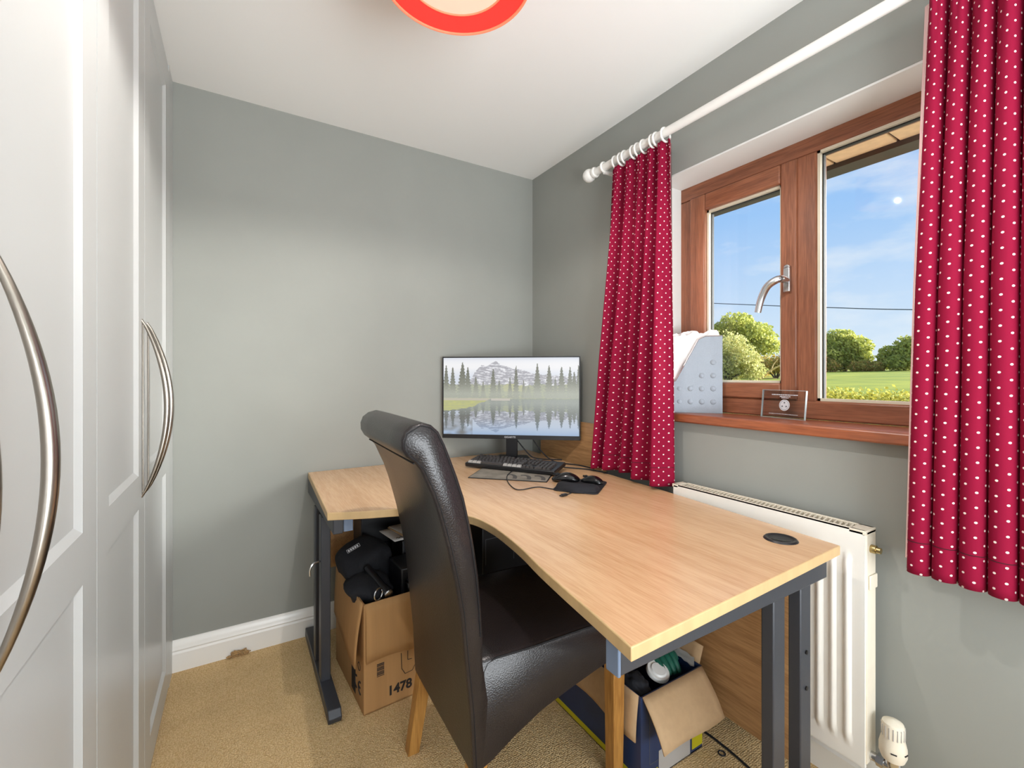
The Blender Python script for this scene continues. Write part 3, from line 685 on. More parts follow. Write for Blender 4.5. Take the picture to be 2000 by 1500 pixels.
# ================================================================== chair
ch = thing('dining_chair', (.62, 1.175, 0), 'dark leather high-back chair with rolled top and oak legs', 'chair')
RC = Matrix.Translation((.48, 1.175, 0)) @ Matrix.Rotation(math.radians(-1.5), 4, 'Z') @ Matrix.Translation((-.48, -1.175, 0))
CY0, CY1 = .952, 1.398
inner = [(.505, .50), (.506, .56), (.501, .637), (.494, .71), (.484, .775), (.472, .838), (.458, .898), (.440, .951), (.426, .988), (.412, 1.024), (.396, 1.056), (.378, 1.072), (.355, 1.078)]
outer = [(.332, 1.072), (.316, 1.060), (.309, 1.042), (.310, 1.022), (.320, 1.004), (.338, .990), (.352, .972), (.364, .945), (.378, .914), (.393, .870), (.404, .831), (.418, .778), (.435, .70), (.448, .627), (.460, .504), (.473, .379), (.480, .236)]
prof = outer + [(.508, .236), (.520, .40)] + inner
def loft_back():
    n = len(prof); V, F = [], []
    cx = sum(p[0] for p in prof) / n
    rows = [(CY0, .90), (CY0 + .002, .955), (CY0 + .010, 1.0), (1.06, 1.012), (1.175, 1.018), (1.29, 1.012), (CY1 - .010, 1.0), (CY1 - .002, .955), (CY1, .90)]
    # centre line per profile vertex so the shell rounds over at both sides
    for y, k in rows:
        for i, (x, z) in enumerate(prof):
            j = (len(outer) - 1) - min(i, len(outer) - 1) if i >= len(outer) else None
            # mid thickness point: nearest point of opposite contour at the same height
            opp = inner if i < len(outer) else outer
            o = min(opp, key=lambda q: abs(q[1] - z) + (0 if True else 0))
            mx, mz = (x + o[0]) / 2, (z + o[1]) / 2
            if z > 1.0: mx, mz = .355, 1.032
            V.append((mx + (x - mx) * k, y, mz + (z - mz) * k if z > 1.0 else z))
    R = len(rows)
    for r in range(R - 1):
        for i in range(n): F.append((r * n + i, r * n + (i + 1) % n, (r + 1) * n + (i + 1) % n, (r + 1) * n + i))
    F += [tuple(range(n))[::-1], tuple(range((R - 1) * n, R * n))]
    return V, F
bk = mk('backrest', X(loft_back(), RC), 'leather', ch, smooth=True, auto=60)
for y in (CY0 - .0003, CY1 + .0003):
    for off, pp in ((.0, [(x + .012 * (1 if z < .98 else 0), z) for x, z in outer[1:]]),):
        pl = []
        for x, z in outer[1:]:
            if z > .985:
                d = Vector((x - .355, z - 1.032)); d = d * .86; pl.append((.355 + d.x, y, 1.032 + d.y))
            else: pl.append((x + .009, y, z))
        top = []
        for x, z in reversed(inner[7:]):
            if z > .985: d = Vector((x - .355, z - 1.032)) * .86; top.append((.355 + d.x, y, 1.032 + d.y))
            else: top.append((x - .008, y, z))
        low = [(x - .007, y, z) for x, z in reversed(inner[1:7])]
        mk('seam', X(tube(list(reversed(pl)) + [(.350, y, 1.0715)] + top + low, .0014, 5), RC), 'stitch', bk)
mk('seam', X(tube([(.3385 - .0015, yy, .9885) for yy in (CY0 + .004, 1.06, 1.175, 1.29, CY1 - .004)], .002, 5), RC), 'stitch', bk)
# seat: padded block, apron side that deepens towards the rear
sp = [(.492, .236), (.53, .248), (.60, .285), (.678, .318), (.762, .340), (.86, .362), (.93, .375), (.960, .378), (.972, .40), (.972, .455), (.960, .478), (.93, .488), (.82, .492), (.65, .493), (.54, .499), (.505, .500), (.495, .49)]
def loft_seat():
    n = len(sp); V, F = [], []
    rows = [(CY0 + .004, .0), (CY0 + .008, .5), (CY0 + .018, 1.0), (1.06, 1.35), (1.175, 1.5), (1.29, 1.35), (CY1 - .018, 1.0), (CY1 - .008, .5), (CY1 - .004, 0)]
    for y, k in rows:
        for x, z in sp:
            top = z > .45
            V.append((x + (.004 * k if x > .95 else 0), y, z + (.008 * (k - 1) if top else 0)))
    for r in range(len(rows) - 1):
        for i in range(n): F.append((r * n + i, r * n + (i + 1) % n, (r + 1) * n + (i + 1) % n, (r + 1) * n + i))
    F += [tuple(range(n))[::-1], tuple(range((len(rows) - 1) * n, len(rows) * n))]
    return V, F
se = mk('seat', X(loft_seat(), RC), 'leather', ch, smooth=True, auto=60)
for y in (CY0 + .0055, CY1 - .0055):
    mk('seat_piping', X(tube([(.508, y - .0008, .44), (.510, y, .47), (.520, y, .488), (.545, y, .4935), (.65, y, .4885), (.82, y, .4875), (.93, y, .483), (.958, y, .474)], .0022, 6), RC), 'stitch', se, smooth=True)
def leg4(a, b, ta, tb):
    V = []
    for (x, y, z), t in ((a, ta), (b, tb)):
        V += [(x - t, y - t, z), (x + t, y - t, z), (x + t, y + t, z), (x - t, y + t, z)]
    return V, [(0, 3, 2, 1), (4, 5, 6, 7), (0, 1, 5, 4), (1, 2, 6, 5), (2, 3, 7, 6), (3, 0, 4, 7)]
for y in (CY0 + .028, CY1 - .028):
    mk('leg', X(leg4((.948, y, .40), (.948, y, 0), .022, .018), RC), 'leg_wood', ch, bevel=.002)
    mk('leg', X(leg4((.512, y, .30), (.462, y, 0), .021, .018), RC), 'leg_wood', ch, bevel=.002)

# ================================================================== monitor
e_m = Vector((.775, -.632, 0)); b_m = Vector((.632, .775, 0))      # along the screen, away from the viewer
mc = Vector((1.195, 1.978, 0)); MW, MZ0, MZ1 = .7175, .855, 1.281
FM = frame((mc.x, mc.y, 0), e_m)        # local x along screen, y away from viewer
mn = thing('computer_monitor', (1.22, 2.0, .74), 'large thin-bezel monitor showing a mountain lake picture', 'monitor')
mk('housing', X(box(-MW / 2, MW / 2, .003, .020, MZ0, MZ1), FM), 'black_plastic', mn, bevel=.002)
mk('rear_shell', X(J(prism([(-.30, .021), (.30, .021), (.22, .05), (.12, .060), (-.12, .060), (-.22, .05)], .90, 1.25)), FM), 'black_plastic', mn, bevel=.004)
mk('bezel', X(J(box(-MW / 2, MW / 2, 0, .004, MZ0, MZ0 + .021), box(-MW / 2, MW / 2, 0, .004, MZ1 - .006, MZ1), box(-MW / 2, -MW / 2 + .006, 0, .004, MZ0 + .021, MZ1 - .006), box(MW / 2 - .006, MW / 2, 0, .004, MZ0 + .021, MZ1 - .006)), FM), 'black_plastic', mn)
text('logo', 'GIGABYTE', .0125, FM @ Matrix.Translation((0, -.0003, MZ0 + .010)) @ Matrix.Rotation(PI / 2, 4, 'X'), 'white_ink', mn)
mk('stand', X(J(box(-.03, .03, .062, .085, .752, 1.02), box(-.045, .045, .055, .062, .98, 1.08)), FM), 'black_plastic', mn, bevel=.003)
mk('base', X(prism([(-.11, .02), (.11, .02), (.075, .135), (-.075, .135)], DT + .0005, DT + .012), FM), 'black_plastic', mn, bevel=.003)
# screen image: mosaic of small flat coloured cells
def pine(x, y, cx, top, base, w):
    if y > top or y < base: return False
    t = (top - y) / (top - base)
    jag = .55 + .45 * abs(math.sin(t * 34 + cx * 50))
    return abs(x - cx) < 1.5 * w * (t ** .8) * jag + .0012
PINES = [(.02, .88, .022), (.07, .86, .024), (.145, .92, .034), (.185, .86, .024), (.245, .74, .02), (.30, .68, .016), (.375, .84, .022), (.42, .70, .014), (.50, .73, .014), (.545, .87, .018), (.60, .70, .012), (.635, .62, .02),
         (.70, .90, .025), (.785, .875, .027), (.83, .73, .014), (.875, .86, .026), (.935, .86, .022), (.965, .80, .02), (.995, .88, .014)]
MOUNT = [(0, .60), (.20, .68), (.24, .80), (.29, .885), (.32, .86), (.35, .89), (.395, .93), (.43, .885), (.48, .86), (.53, .83), (.60, .82), (.66, .775), (.74, .76), (1, .74)]
def mz(x):
    for (a, b), (c, d) in zip(MOUNT, MOUNT[1:]):
        if a <= x <= c: return b + (d - b) * (x - a) / (c - a)
    return .7
def N3(x, y, s=0): return mnoise.noise(Vector((x, y, s)))
def upper(x, y):
    """scene above the water line, y 0 (shore) .. 1 (top), returns srgb 0-255"""
    sky = Vector((214, 220, 232)).lerp(Vector((240, 240, 242)), min(1, max(0, 1.2 - abs(y - .8) * 4))) - Vector((26, 24, 18)) * max(0, (y - .93) / .07) * (.6 + .4 * N3(x * 4, y * 9))
    c = sky
    m = (mz(x) - .47) / .50
    if y < m + .015 * N3(x * 40, 2):
        sn = N3(x * 22 + y * 8, y * 26, 3) + .5 * N3(x * 60, y * 70, 5)
        c = Vector((206, 206, 212)) if sn > .05 else Vector((172, 172, 178))
        if sn > .35: c = Vector((236, 236, 240))
    hz = .34 + .05 * N3(x * 9, 7) + .03 * N3(x * 40, 9)
    if y < hz:
        c = Vector((168, 172, 150)) + Vector((26, 22, 4)) * N3(x * 50, y * 60, 4)
        if .45 < x < .6 and y > .18: c = c.lerp(Vector((206, 204, 150)), .45)
    for cx, tp, w in PINES:
        if pine(x, y, cx, (tp - .47) / .50, .02, w):
            g = 116 + 22 * N3(x * 120, y * 90, 1)
            c = Vector((g, g + 2, g - 10)).lerp(Vector((190, 194, 184)), max(0, .55 - y * .9) + (.12 if x > .6 else 0)); break
    mist = max(0, 1 - abs(y - .12) / .26) * .45
    c = c.lerp(Vector((196, 200, 186)), mist)
    return c
def screen_col(x, y):
    sh = .47
    if y >= sh: return upper(x, (y - sh) / (1 - sh))
    d = (sh - y) / sh
    rx = x + .004 * N3(x * 30, y * 140, 8)
    c = upper(rx, min(1, d * .98))
    c = c.lerp(Vector((150, 160, 168)), .22)
    if d > .55: c = c.lerp(Vector((150, 184, 226)), min(.55, (d - .55) * 1.3))
    c = c - Vector((22, 20, 16)) * (.4 + .5 * d)
    if x < .36 and d < .34:
        edge = .34 * (1 - (x / .36) ** 2) + .05 * N3(x * 20, 3)
        if d < edge:
            c = Vector((196, 196, 120)).lerp(Vector((170, 174, 140)), .5 + .5 * N3(x * 30, y * 60, 2))
            if d < .05: c = Vector((190, 184, 168))
    if .36 <= x < .5 and d < .05: c = Vector((196, 190, 180))
    if x < .22 and d > .45: c = c.lerp(Vector((108, 108, 104)), max(0, .6 * N3(x * 18, y * 20, 6) + .35))
    return c
SW, SH = 250, 142
sv, sf = grid(lambda u, v: tuple(FM @ Vector((-MW / 2 + .006 + (MW - .012) * u, .0015, MZ0 + .021 + (MZ1 - MZ0 - .027) * v))), SW, SH)
scr = mk('screen', (sv, sf), 'black_plastic', mn)
ca = scr.data.color_attributes.new('picture', 'FLOAT_COLOR', 'CORNER')
buf = []
for j in range(SH):
    for i in range(SW):
        c = screen_col((i + .5) / SW, (j + .5) / SH)
        q = srgb(*[max(0, min(255, v)) for v in c]); buf += [q[0], q[1], q[2], 1.0] * 4
# face order is kept by from_pydata; recalc may flip loops but every loop of a face shares the colour
ca.data.foreach_set('color', buf)
sm_, snt, sp_ = new_mat('monitor_picture')
at = snt.nodes.new('ShaderNodeAttribute'); at.attribute_name = 'picture'
snt.links.new(at.outputs['Color'], sp_.inputs['Emission Color']); sp_.inputs['Emission Strength'].default_value = .60
sp_.inputs['Base Color'].default_value = (.02, .02, .02, 1); sp_.inputs['Roughness'].default_value = .35
scr.data.materials[0] = sm_
MT['picture'] = sm_
# cables behind the monitor
for k, (pts, lab) in enumerate((([(1.27, 1.93, .90), (1.33, 1.90, .80), (1.36, 1.82, .75), (1.42, 1.70, .745), (1.43, 1.60, .744)], 'black monitor cable drooping from the screen to the desk behind the keyboard'),
                               ([(1.24, 2.04, .88), (1.30, 1.98, .78), (1.34, 1.95, .747), (1.44, 1.86, .744)], 'black power cable lying behind the monitor foot'),
                               ([(1.30, 1.70, .75), (1.36, 1.66, .744), (1.40, 1.60, .744), (1.42, 1.50, .744)], 'thin black keyboard cable running under the left curtain'))):
    tag(mk('cable', tube(crom(pts, 6), .0032, 6), 'black_rubber', smooth=True), lab, 'cable')
# plank standing between desk and wall
tag(mk('wooden_board', box(1.487, 1.508, 1.60, 2.12, 0.0, .945), 'beech_panel', bevel=.002), 'pale wooden board standing behind the desk beside the monitor', 'board')

# ================================================================== keyboard
e_k = Vector((.536, -.844, 0)); FK = frame((.932, 1.961, 0), e_k)       # x along front edge, y towards the monitor
tilt = Matrix.Rotation(math.radians(6), 4, 'X')
FKT = FK @ Matrix.Translation((0, 0, DT + .0045)) @ tilt
kb = thing('keyboard', (1.12, 1.83, DT), 'black full-size mechanical keyboard with tilted keys in front of the monitor', 'keyboard')
mk('case', X(box(0, .459, 0, .150, .0015, .020), FKT), 'black_plastic', kb, bevel=.004)
mk('rear_feet', X(J(box(.03, .07, .125, .140, -.0, .006), box(.39, .43, .125, .140, -.0, .006)), FK @ Matrix.Translation((0, 0, DT + .004))), 'black_rubber', kb)
def keycap(w):
    a, h = w / 2, .009
    return [(-a, -.008, 0), (a, -.008, 0), (a, .008, 0), (-a, .008, 0), (-a + .0025, -.0055, h), (a - .0025, -.0055, h), (a - .0025, .0065, h), (-a + .0025, .0065, h)], [(0, 3, 2, 1), (4, 5, 6, 7), (0, 1, 5, 4), (1, 2, 6, 5), (2, 3, 7, 6), (3, 0, 4, 7)]
KM = {}
def key(x, y, w, m):
    if (w, m) not in KM:
        me = bpy.data.meshes.new('key'); v, f = keycap(w); me.from_pydata(v, [], f); me.materials.append(MT[m]); me.update(); KM[(w, m)] = me
    o = bpy.data.objects.new('key', KM[(w, m)]); COL.objects.link(o); o.parent = kb
    o.matrix_local = Matrix.Translation(-LOC[kb]) @ FKT @ Matrix.Translation((x, y, .020))
U = .0188
rows_k = [[(1.25, 4), (1.0, 0)]]
def rowkeys(y, ws, x0, m='key'):
    x = x0
    for w in ws:
        if w < 0: x += -w * U; continue
        key(x + w * U / 2, y, round(w * U - .0022, 5), m); x += w * U
L0 = .012
rowkeys(.016, [1.25, 1.25, 1.25], L0, 'key_light'); rowkeys(.016, [-3.75, 6.25], L0); rowkeys(.016, [-10, 1.25, 1.25, 1.25, 1.25], L0, 'key_light')
rowkeys(.035, [2.25] + [1] * 10 + [2.75], L0)
rowkeys(.054, [1.75] + [1] * 11 + [2.25], L0)
rowkeys(.073, [1.5] + [1] * 12 + [1.5], L0)
rowkeys(.092, [1] * 13 + [2], L0)
rowkeys(.122, [1, -1, 1, 1, 1, 1, -.5, 1, 1, 1, 1, -.5, 1, 1, 1, 1], L0)
AX = L0 + 15.25 * U
rowkeys(.016, [1, 1, 1], AX); rowkeys(.035, [-1, 1], AX); rowkeys(.073, [1, 1, 1], AX); rowkeys(.092, [1, 1, 1], AX); rowkeys(.122, [1, 1, 1], AX)
NX = L0 + 18.5 * U
rowkeys(.016, [2, 1, 1], NX); rowkeys(.035, [1, 1, 1, 1], NX); rowkeys(.054, [1, 1, 1, 1], NX); rowkeys(.073, [1, 1, 1, 1], NX); rowkeys(.092, [1, 1, 1, 1], NX)
# patterned desk mat under the keyboard
FMt = frame((.846, 1.752, DT), (.248, -.249, 0))
mt_ = thing('desk_mat', (.98, 1.72, DT), 'grey patterned mouse mat partly under the keyboard', 'mouse mat')
mk('mat_base', X(box(0, .345, 0, .24, .0003, .0035), FMt), 'black_rubber', mt_, bevel=.001)
mk('mat_print', X(box(.004, .341, .004, .236, .0034, .0039), FMt), 'mat_grey', mt_)
sw = []
for k in range(3):
    cx = .165 + k * .062
    sw.append(prism([(cx + .045 * math.cos(a), .02 + .085 * math.sin(a)) for a in [PI * i / 10 * .62 for i in range(11)]] + [(cx + .026 * math.cos(a), .024 + .062 * math.sin(a)) for a in [PI * i / 10 * .62 for i in range(10, -1, -1)]], .0038, .0042))
mk('swoosh_print', X(J(*sw), FMt), 'mat_dark', mt_)
# mouse pad with wrist rest
FP = frame((1.030, 1.392, DT), (.6, -.8, 0))
mp_ = thing('wrist_rest_pad', (1.17, 1.42, DT), 'black mouse pad with a padded wrist rest', 'mouse pad')
def rr(x0, x1, y0, y1, r, n=5):
    out = []
    for cx, cy, a0 in ((x1 - r, y0 + r, -PI / 2), (x1 - r, y1 - r, 0), (x0 + r, y1 - r, PI / 2), (x0 + r, y0 + r, PI)):
        out += [(cx + r * math.cos(a0 + PI / 2 * i / n), cy + r * math.sin(a0 + PI / 2 * i / n)) for i in range(n + 1)]
    return out
mk('pad', X(prism(rr(0, .175, 0, .215, .02), .0003, .005), FP), 'black_rubber', mp_, bevel=.001)
def rest(u, v):
    x = .175 * u; a = PI * v; e = (1 - abs(2 * u - 1) ** 6)
    return tuple(FP @ Vector((.0875 + (x - .0875) * (.94 + .06 * e), .034 - .034 * math.cos(a) + .012 * math.sin(2 * PI * u + PI / 2), .004 + .027 * math.sin(a) * e ** .5)))
mk('wrist_rest', grid(rest, 24, 12), 'black_cloth', mp_, smooth=True)
def mouse(loc, rot, s, label):
    M = Matrix.Translation(loc) @ Matrix.Rotation(rot, 4, 'Z') @ Matrix.Scale(s, 4)
    t = thing('computer_mouse', loc, label, 'mouse')
    def sh(u, v):
        a = 2 * PI * u; y = -.058 + .116 * v; w = .030 * (1 - abs(2 * v - 1) ** 3.2) ** .5 * (1 - .10 * math.sin(PI * v)); hh = .036 * (math.sin(PI * (v * .86 + .07)) ** .8) * (1.12 - .35 * v)
        return tuple(M @ Vector((w * math.cos(a), y, max(0.0005, hh * max(0, math.sin(a)) ** .7))))
    b = mk('shell', grid(sh, 28, 20), 'black_gloss', t, smooth=True, auto=0)
    mk('scroll_wheel', X(lathe([(0, -.003), (.008, -.003), (.008, .003), (0, .003)], (0, .032, .024), 'x', 16), M), 'black_rubber', t, smooth=True)
    mk('button_split', X(box(-.0006, .0006, .018, .05, .020, .0295), M), 'stitch', t)
    return t
mouse((1.165, 1.480, DT + .0055), math.radians(48), 1.0, 'black computer mouse on the padded mouse pad, nearer the keyboard')
mouse((1.235, 1.395, DT + .0055), math.radians(20), .85, 'smaller glossy black mouse on the padded mouse pad, nearer the curtain')
cp = crom([(1.085, 1.765, .7465), (1.0, 1.678, .7475), (.953, 1.594, .743), (.919, 1.490, .7425), (.936, 1.458, .7425), (1.01, 1.460, .7425), (1.042, 1.402, .7425), (1.078, 1.353, .7425), (1.066, 1.322, .7425), (1.032, 1.310, .7425)], 6)
cb = thing('usb_cable', (1.0, 1.5, DT), 'thin black cable with a small plug lying loose on the desk', 'cable')
mk('wire', tube(cp, .0020, 6), 'black_rubber', cb, smooth=True)
mk('plug', X(J(box(-.012, .012, -.006, .006, .001, .009), box(.012, .022, -.0045, .0045, .003, .0075)), frame((1.022, 1.306, DT), (-1, -.15, 0))), 'black_plastic', cb, bevel=.001)

# ================================================================== things on the sill
hd = thing('magazine_holder', (1.54, 1.19, 1.034), 'silver metal magazine holder full of papers on the window sill', 'magazine holder')
hx = Vector((.160, -.170, 0)).normalized(); FH = frame((1.462, 1.240, 1.034), hx)     # x from front to back
HW, HL, HH = .070, .232, .305
sidep = [(0, .003), (HL, .003), (HL, HH), (HL - .062, HH), (HL - .088, HH - .012), (.058, .128), (.030, .120), (0, .120)]
for y in (0, HW - .002):
    mk('side', X(prism(sidep, y, y + .002, 'y'), FH), 'holder', hd)
mk('back', X(box(HL - .002, HL, .002, HW - .002, .003, HH), FH), 'holder', hd)
mk('front', X(box(0, .002, .002, HW - .002, .003, .12), FH), 'holder', hd)
mk('bottom', X(box(0, HL, 0, HW, .0005, .003), FH), 'holder', hd)
mk('embossed_panel', X(box(.006, .098, -.0012, .0, .022, .118), FH), 'holder', hd)
db = []
for ix in range(5):
    for iz in range(5):
        x, z = .03 + ix * .042, .045 + iz * .052
        if z < .12 or x > .06 + (z - .12) * .85 + .03:
            db.append(lathe([(.011, 0), (.008, -.0010), (.003, -.0015), (0, -.0016)], (0, 0, 0), 'y', 12, Matrix.Translation((x, -.0005, z))))
for g in db: mk('dimple', X(g, FH), 'holder', hd, smooth=True)
mk('rim_wire', X(tube([(p[0], -.001, p[1]) for p in (sidep[2:] )], .002, 6), FH), 'chrome', hd, smooth=True)
pr = random.Random(3)
for i, (y, top, lab) in enumerate(((.012, .315, 'white crumpled paper at the window side of the magazine holder'), (.026, .325, 'white torn envelope standing in the middle of the magazine holder'), (.040, .31, 'white letter behind the torn envelope in the holder'), (.054, .30, 'brown edged paper at the curtain side of the holder'))):
    def pf(u, v, y=y, top=top, i=i):
        x = .006 + (HL - .016) * u; z = .006 + (top - .006) * v
        z += (.018 * mnoise.noise(Vector((u * 6, i * 3.7, 0))) + .010 * mnoise.noise(Vector((u * 17, i, 4)))) * (v > .9)
        return tuple(FH @ Vector((x + .01 * mnoise.noise(Vector((v * 4, i * 2, 1))) * (v > .5), y + .006 * mnoise.noise(Vector((u * 4, v * 4, i))), z)))
    tag(mk('paper_sheet', grid(pf, 30, 16), 'paper' if i < 3 else 'card_in', smooth=True), lab, 'paper')
pq = thing('glass_plaque', (1.615, .842, 1.034), 'small clear acrylic award plaque on the window sill', 'plaque')
PA, PB_ = Vector((1.628, .925, 0)), Vector((1.600, .764, 0)); FQ = frame((PA.x, PA.y, 1.0345), PB_ - PA)
lean = Matrix.Rotation(math.radians(-6), 4, 'X')
QW = (PB_ - PA).length; QH = .098
FQ = FQ @ lean
mk('plate', X(box(0, QW, 0, .008, 0, QH), FQ), 'acrylic', pq)
mk('bright_edge', X(J(box(QW - .0012, QW + .0002, .0004, .0076, 0, QH), box(0, QW, .0004, .0076, QH - .001, QH + .0002), box(-.0002, .0012, .0004, .0076, 0, QH), box(0, QW, .0004, .0076, -.0001, .0009)), FQ), 'acrylic_edge', pq)
mk('engraved_seal', X(J(lathe([(.0195, 0), (.0195, -.0006), (.0, -.0006)], (QW * .55, -.0002, QH * .47), 'y', 28)), FQ), 'white_ink', pq)
mk('seal_mark', X(J(*[lathe([(.0028, 0), (.0028, -.0004), (0, -.0004)], (QW * .55 + .0085 * math.sin(a), -.0009, QH * .47 + .0085 * math.cos(a)), 'y', 10) for a in (0, 2.1, 4.2)], torus((QW * .55, -.0009, QH * .47), .016, .0005, 'y', 28, 4)), FQ), 'grey_ink', pq)
ln = []
def dashes(x0, x1, z, h, seed):
    r = random.Random(seed); x = x0
    while x < x1:
        w = r.uniform(.003, .011); ln.append(box(x, min(x1, x + w), -.0006, 0, z - h / 2, z + h / 2)); x += w + .0014
dashes(QW * .24, QW * .83, QH * .835, .003, 1); dashes(QW * .43, QW * .67, QH * .775, .0026, 2); dashes(QW * .47, QW * .63, QH * .725, .0024, 3); dashes(QW * .2, QW * .86, QH * .15, .0016, 4)
mk('engraved_line', X(J(*ln), FQ), 'white_ink', pq)

# ================================================================== left cardboard box and what is in it
FB = frame((.372, 1.597, 0), (1, .06, 0)); BW, BD, BH = .34, .385, .385
b1 = thing('cardboard_box', (.55, 1.8, 0), 'brown cardboard box marked 1478 under the left side of the desk', 'box')
t = .005
mk('wall_panel', X(box(0, BW, 0, t, 0, BH), FB), 'card', b1)
mk('wall_panel', X(box(0, BW, BD - t, BD, 0, BH), FB), 'card', b1)
mk('wall_panel', X(box(0, t, t, BD - t, 0, BH), FB), 'card', b1)
mk('wall_panel', X(box(BW - t, BW, t, BD - t, 0, BH), FB), 'card', b1)
mk('bottom', X(box(0, BW, 0, BD, .0005, t), FB), 'card', b1)
def flapY(x0, x1, L, out, wav=0):   # flap hinged on the front (y=0) edge
    def fn(u, v):
        x = x0 + (x1 - x0) * u; return tuple(FB @ Vector((x, -.003 - out * math.sin(v * PI / 2), BH + .002 - L * v + .006 * math.sin(7 * u) * v * wav)))
    return grid(fn, 14, 6)
fl = mk('flap', flapY(.006, BW - .004, .205, .008, 1), 'card', b1, smooth=True)
fl.modifiers.new('t', 'SOLIDIFY').thickness = .004
def flapX(u, v):
    y = .008 + (BD - .02) * (1 - u); L = .225 - .05 * abs(u - .85)
    return tuple(FB @ Vector((-.003 - .026 * math.sin(v * PI / 2) * (.3 + .7 * u), y, BH + .002 - L * v)))
fl = mk('flap', grid(flapX, 14, 6), 'card', b1, smooth=True); fl.modifiers.new('t', 'SOLIDIFY').thickness = .004
PF = lambda x, z: FB @ Matrix.Translation((x, -.0006, z)) @ Matrix.Rotation(PI / 2, 4, 'X')
text('printed_number', '1478', .046, PF(.130, .050), 'ink', b1, bold=.0016)
mk('printed_barcode', X(J(*[box(.046, .072, -.0008, 0, .118 + i * .0052, .118 + i * .0052 + (.0034 if i % 3 else .0022)) for i in range(9)]), FB), 'ink', b1)
mk('printed_outline', X(J(*[tube([(a[0], -.0003, a[1]), (b[0], -.0003, b[1])], .0012, 4) for a, b in (((.135, .172), (.137, .115)), ((.137, .115), (.150, .092)), ((.150, .092), (.178, .095)), ((.178, .095), (.190, .115)), ((.190, .115), (.190, .172)), ((.160, .172), (.160, .140)), ((.160, .140), (.176, .138)))]), FB), 'ink', b1)
SX = lambda y, z: FB @ Matrix.Translation((-.0006, y, z)) @ Matrix.Rotation(-PI / 2, 4, 'Z') @ Matrix.Rotation(PI / 2, 4, 'X')
def arc_tube(c, r, a0, a1, w=.003): return tube([(-.0003, c[0] + r * math.cos(a0 + (a1 - a0) * i / 14), c[1] + r * math.sin(a0 + (a1 - a0) * i / 14)) for i in range(15)], w, 5)
mk('printed_mark', X(J(arc_tube((.055, .145), .014, 0, 2 * PI, .0014), arc_tube((.085, .075), .021, -PI / 2 - .2, PI / 2 + .2), arc_tube((.040, .075), .021, -PI / 2 - .2, PI / 2 + .2), tube([(-.0003, .04, .075), (-.0003, .06, .075)], .003, 5), box(-.0008, 0, .10, .15, .02, .17)), FB), 'ink', b1)
# contents
bag = thing('camera_bag', tuple(FB @ Vector((.10, .26, .30))), 'black zipped bag with a small white patch lying in the brown box', 'bag')
mk('bag_body', X(blob((0, 0, 0), (.098, .095, .095), 3, .12, 4, 1.6, .55), FB @ Matrix.Translation((.090, .280, .405)) @ Matrix.Rotation(math.radians(-20), 4, 'Y') @ Matrix.Rotation(math.radians(12), 4, 'X')), 'black_cloth', bag, smooth=True, auto=0)
mk('bag_flap', X(blob((.055, .135, .385), (.085, .095, .045), 5, .25, 3, 1.8), FB), 'black_cloth', bag, smooth=True, auto=0)
PT = plane_frame((.386, 1.832, .503), (.90, .18, .30), (-.35, .45, .75)) @ Matrix.Translation((0, 0, .004))
mk('white_patch', X(J(box(-.026, .026, .0055, .0065, -.0005, .0005), box(-.026, .026, -.0065, -.0055, -.0005, .0005), box(-.0265, -.0255, -.0065, .0065, -.0005, .0005), box(.0255, .0265, -.0065, .0065, -.0005, .0005),
                      *[box(-.022 + i * .009, -.016 + i * .009, -.0035, .0035, -.0005, .0005) for i in range(5)]), PT), 'white_ink', bag)
tl = thing('torch', tuple(FB @ Vector((.085, .02, .37))), 'black torch with a silver lens end poking out of the brown box', 'torch')
MTc = FB @ Matrix.Translation((.090, .035, .398)) @ Matrix.Rotation(math.radians(12), 4, 'Z') @ Matrix.Rotation(math.radians(18), 4, 'X')
mk('torch_body', X(lathe([(.014, .14), (.014, .02), (.018, .005), (.018, -.020)], (0, 0, 0), 'y', 18), MTc), 'black_plastic', tl, smooth=True)
mk('lens', X(lathe([(.018, -.0205), (.016, -.024), (.008, -.026), (0, -.0265)], (0, 0, 0), 'y', 18), MTc), 'chrome', tl, smooth=True)
tag(mk('metal_strap_ring', X(torus((0, 0, 0), .020, .003, 'y', 22, 6), FB @ Matrix.Translation((.055, .010, .405)) @ Matrix.Rotation(.5, 4, 'Z') @ Matrix.Rotation(.3, 4, 'Y')), 'chrome', smooth=True), 'oval silver strap ring beside the torch in the brown box', 'ring')
sb = mk('plastic_case', X(box(.155, .265, .05, .185, .30, .455), FB), 'black_plastic', bevel=.006); tag(sb, 'small black plastic case standing in the brown box beside the chair', 'case')
tag(mk('power_adapter', X(box(.165, .225, .012, .048, .345, .412), FB), 'black_gloss', bevel=.005), 'black adapter with a green tint in front of the small black case', 'adapter')
tag(mk('coiled_lead', X(J(*[torus((.205 + .02 * math.sin(i), .032, .41 + .003 * i), .030 + .003 * math.sin(i * 2), .003, 'z', 18, 5) for i in range(3)]), FB), 'black_rubber', smooth=True), 'black coiled lead lying on the adapter in the brown box', 'cable')
tag(mk('black_fleece', X(blob((.14, .11, .15), (.12, .09, .13), 9, .12, 3, 2), FB), 'black_cloth', smooth=True, auto=0), 'black cloth filling the bottom of the brown box', 'cloth')
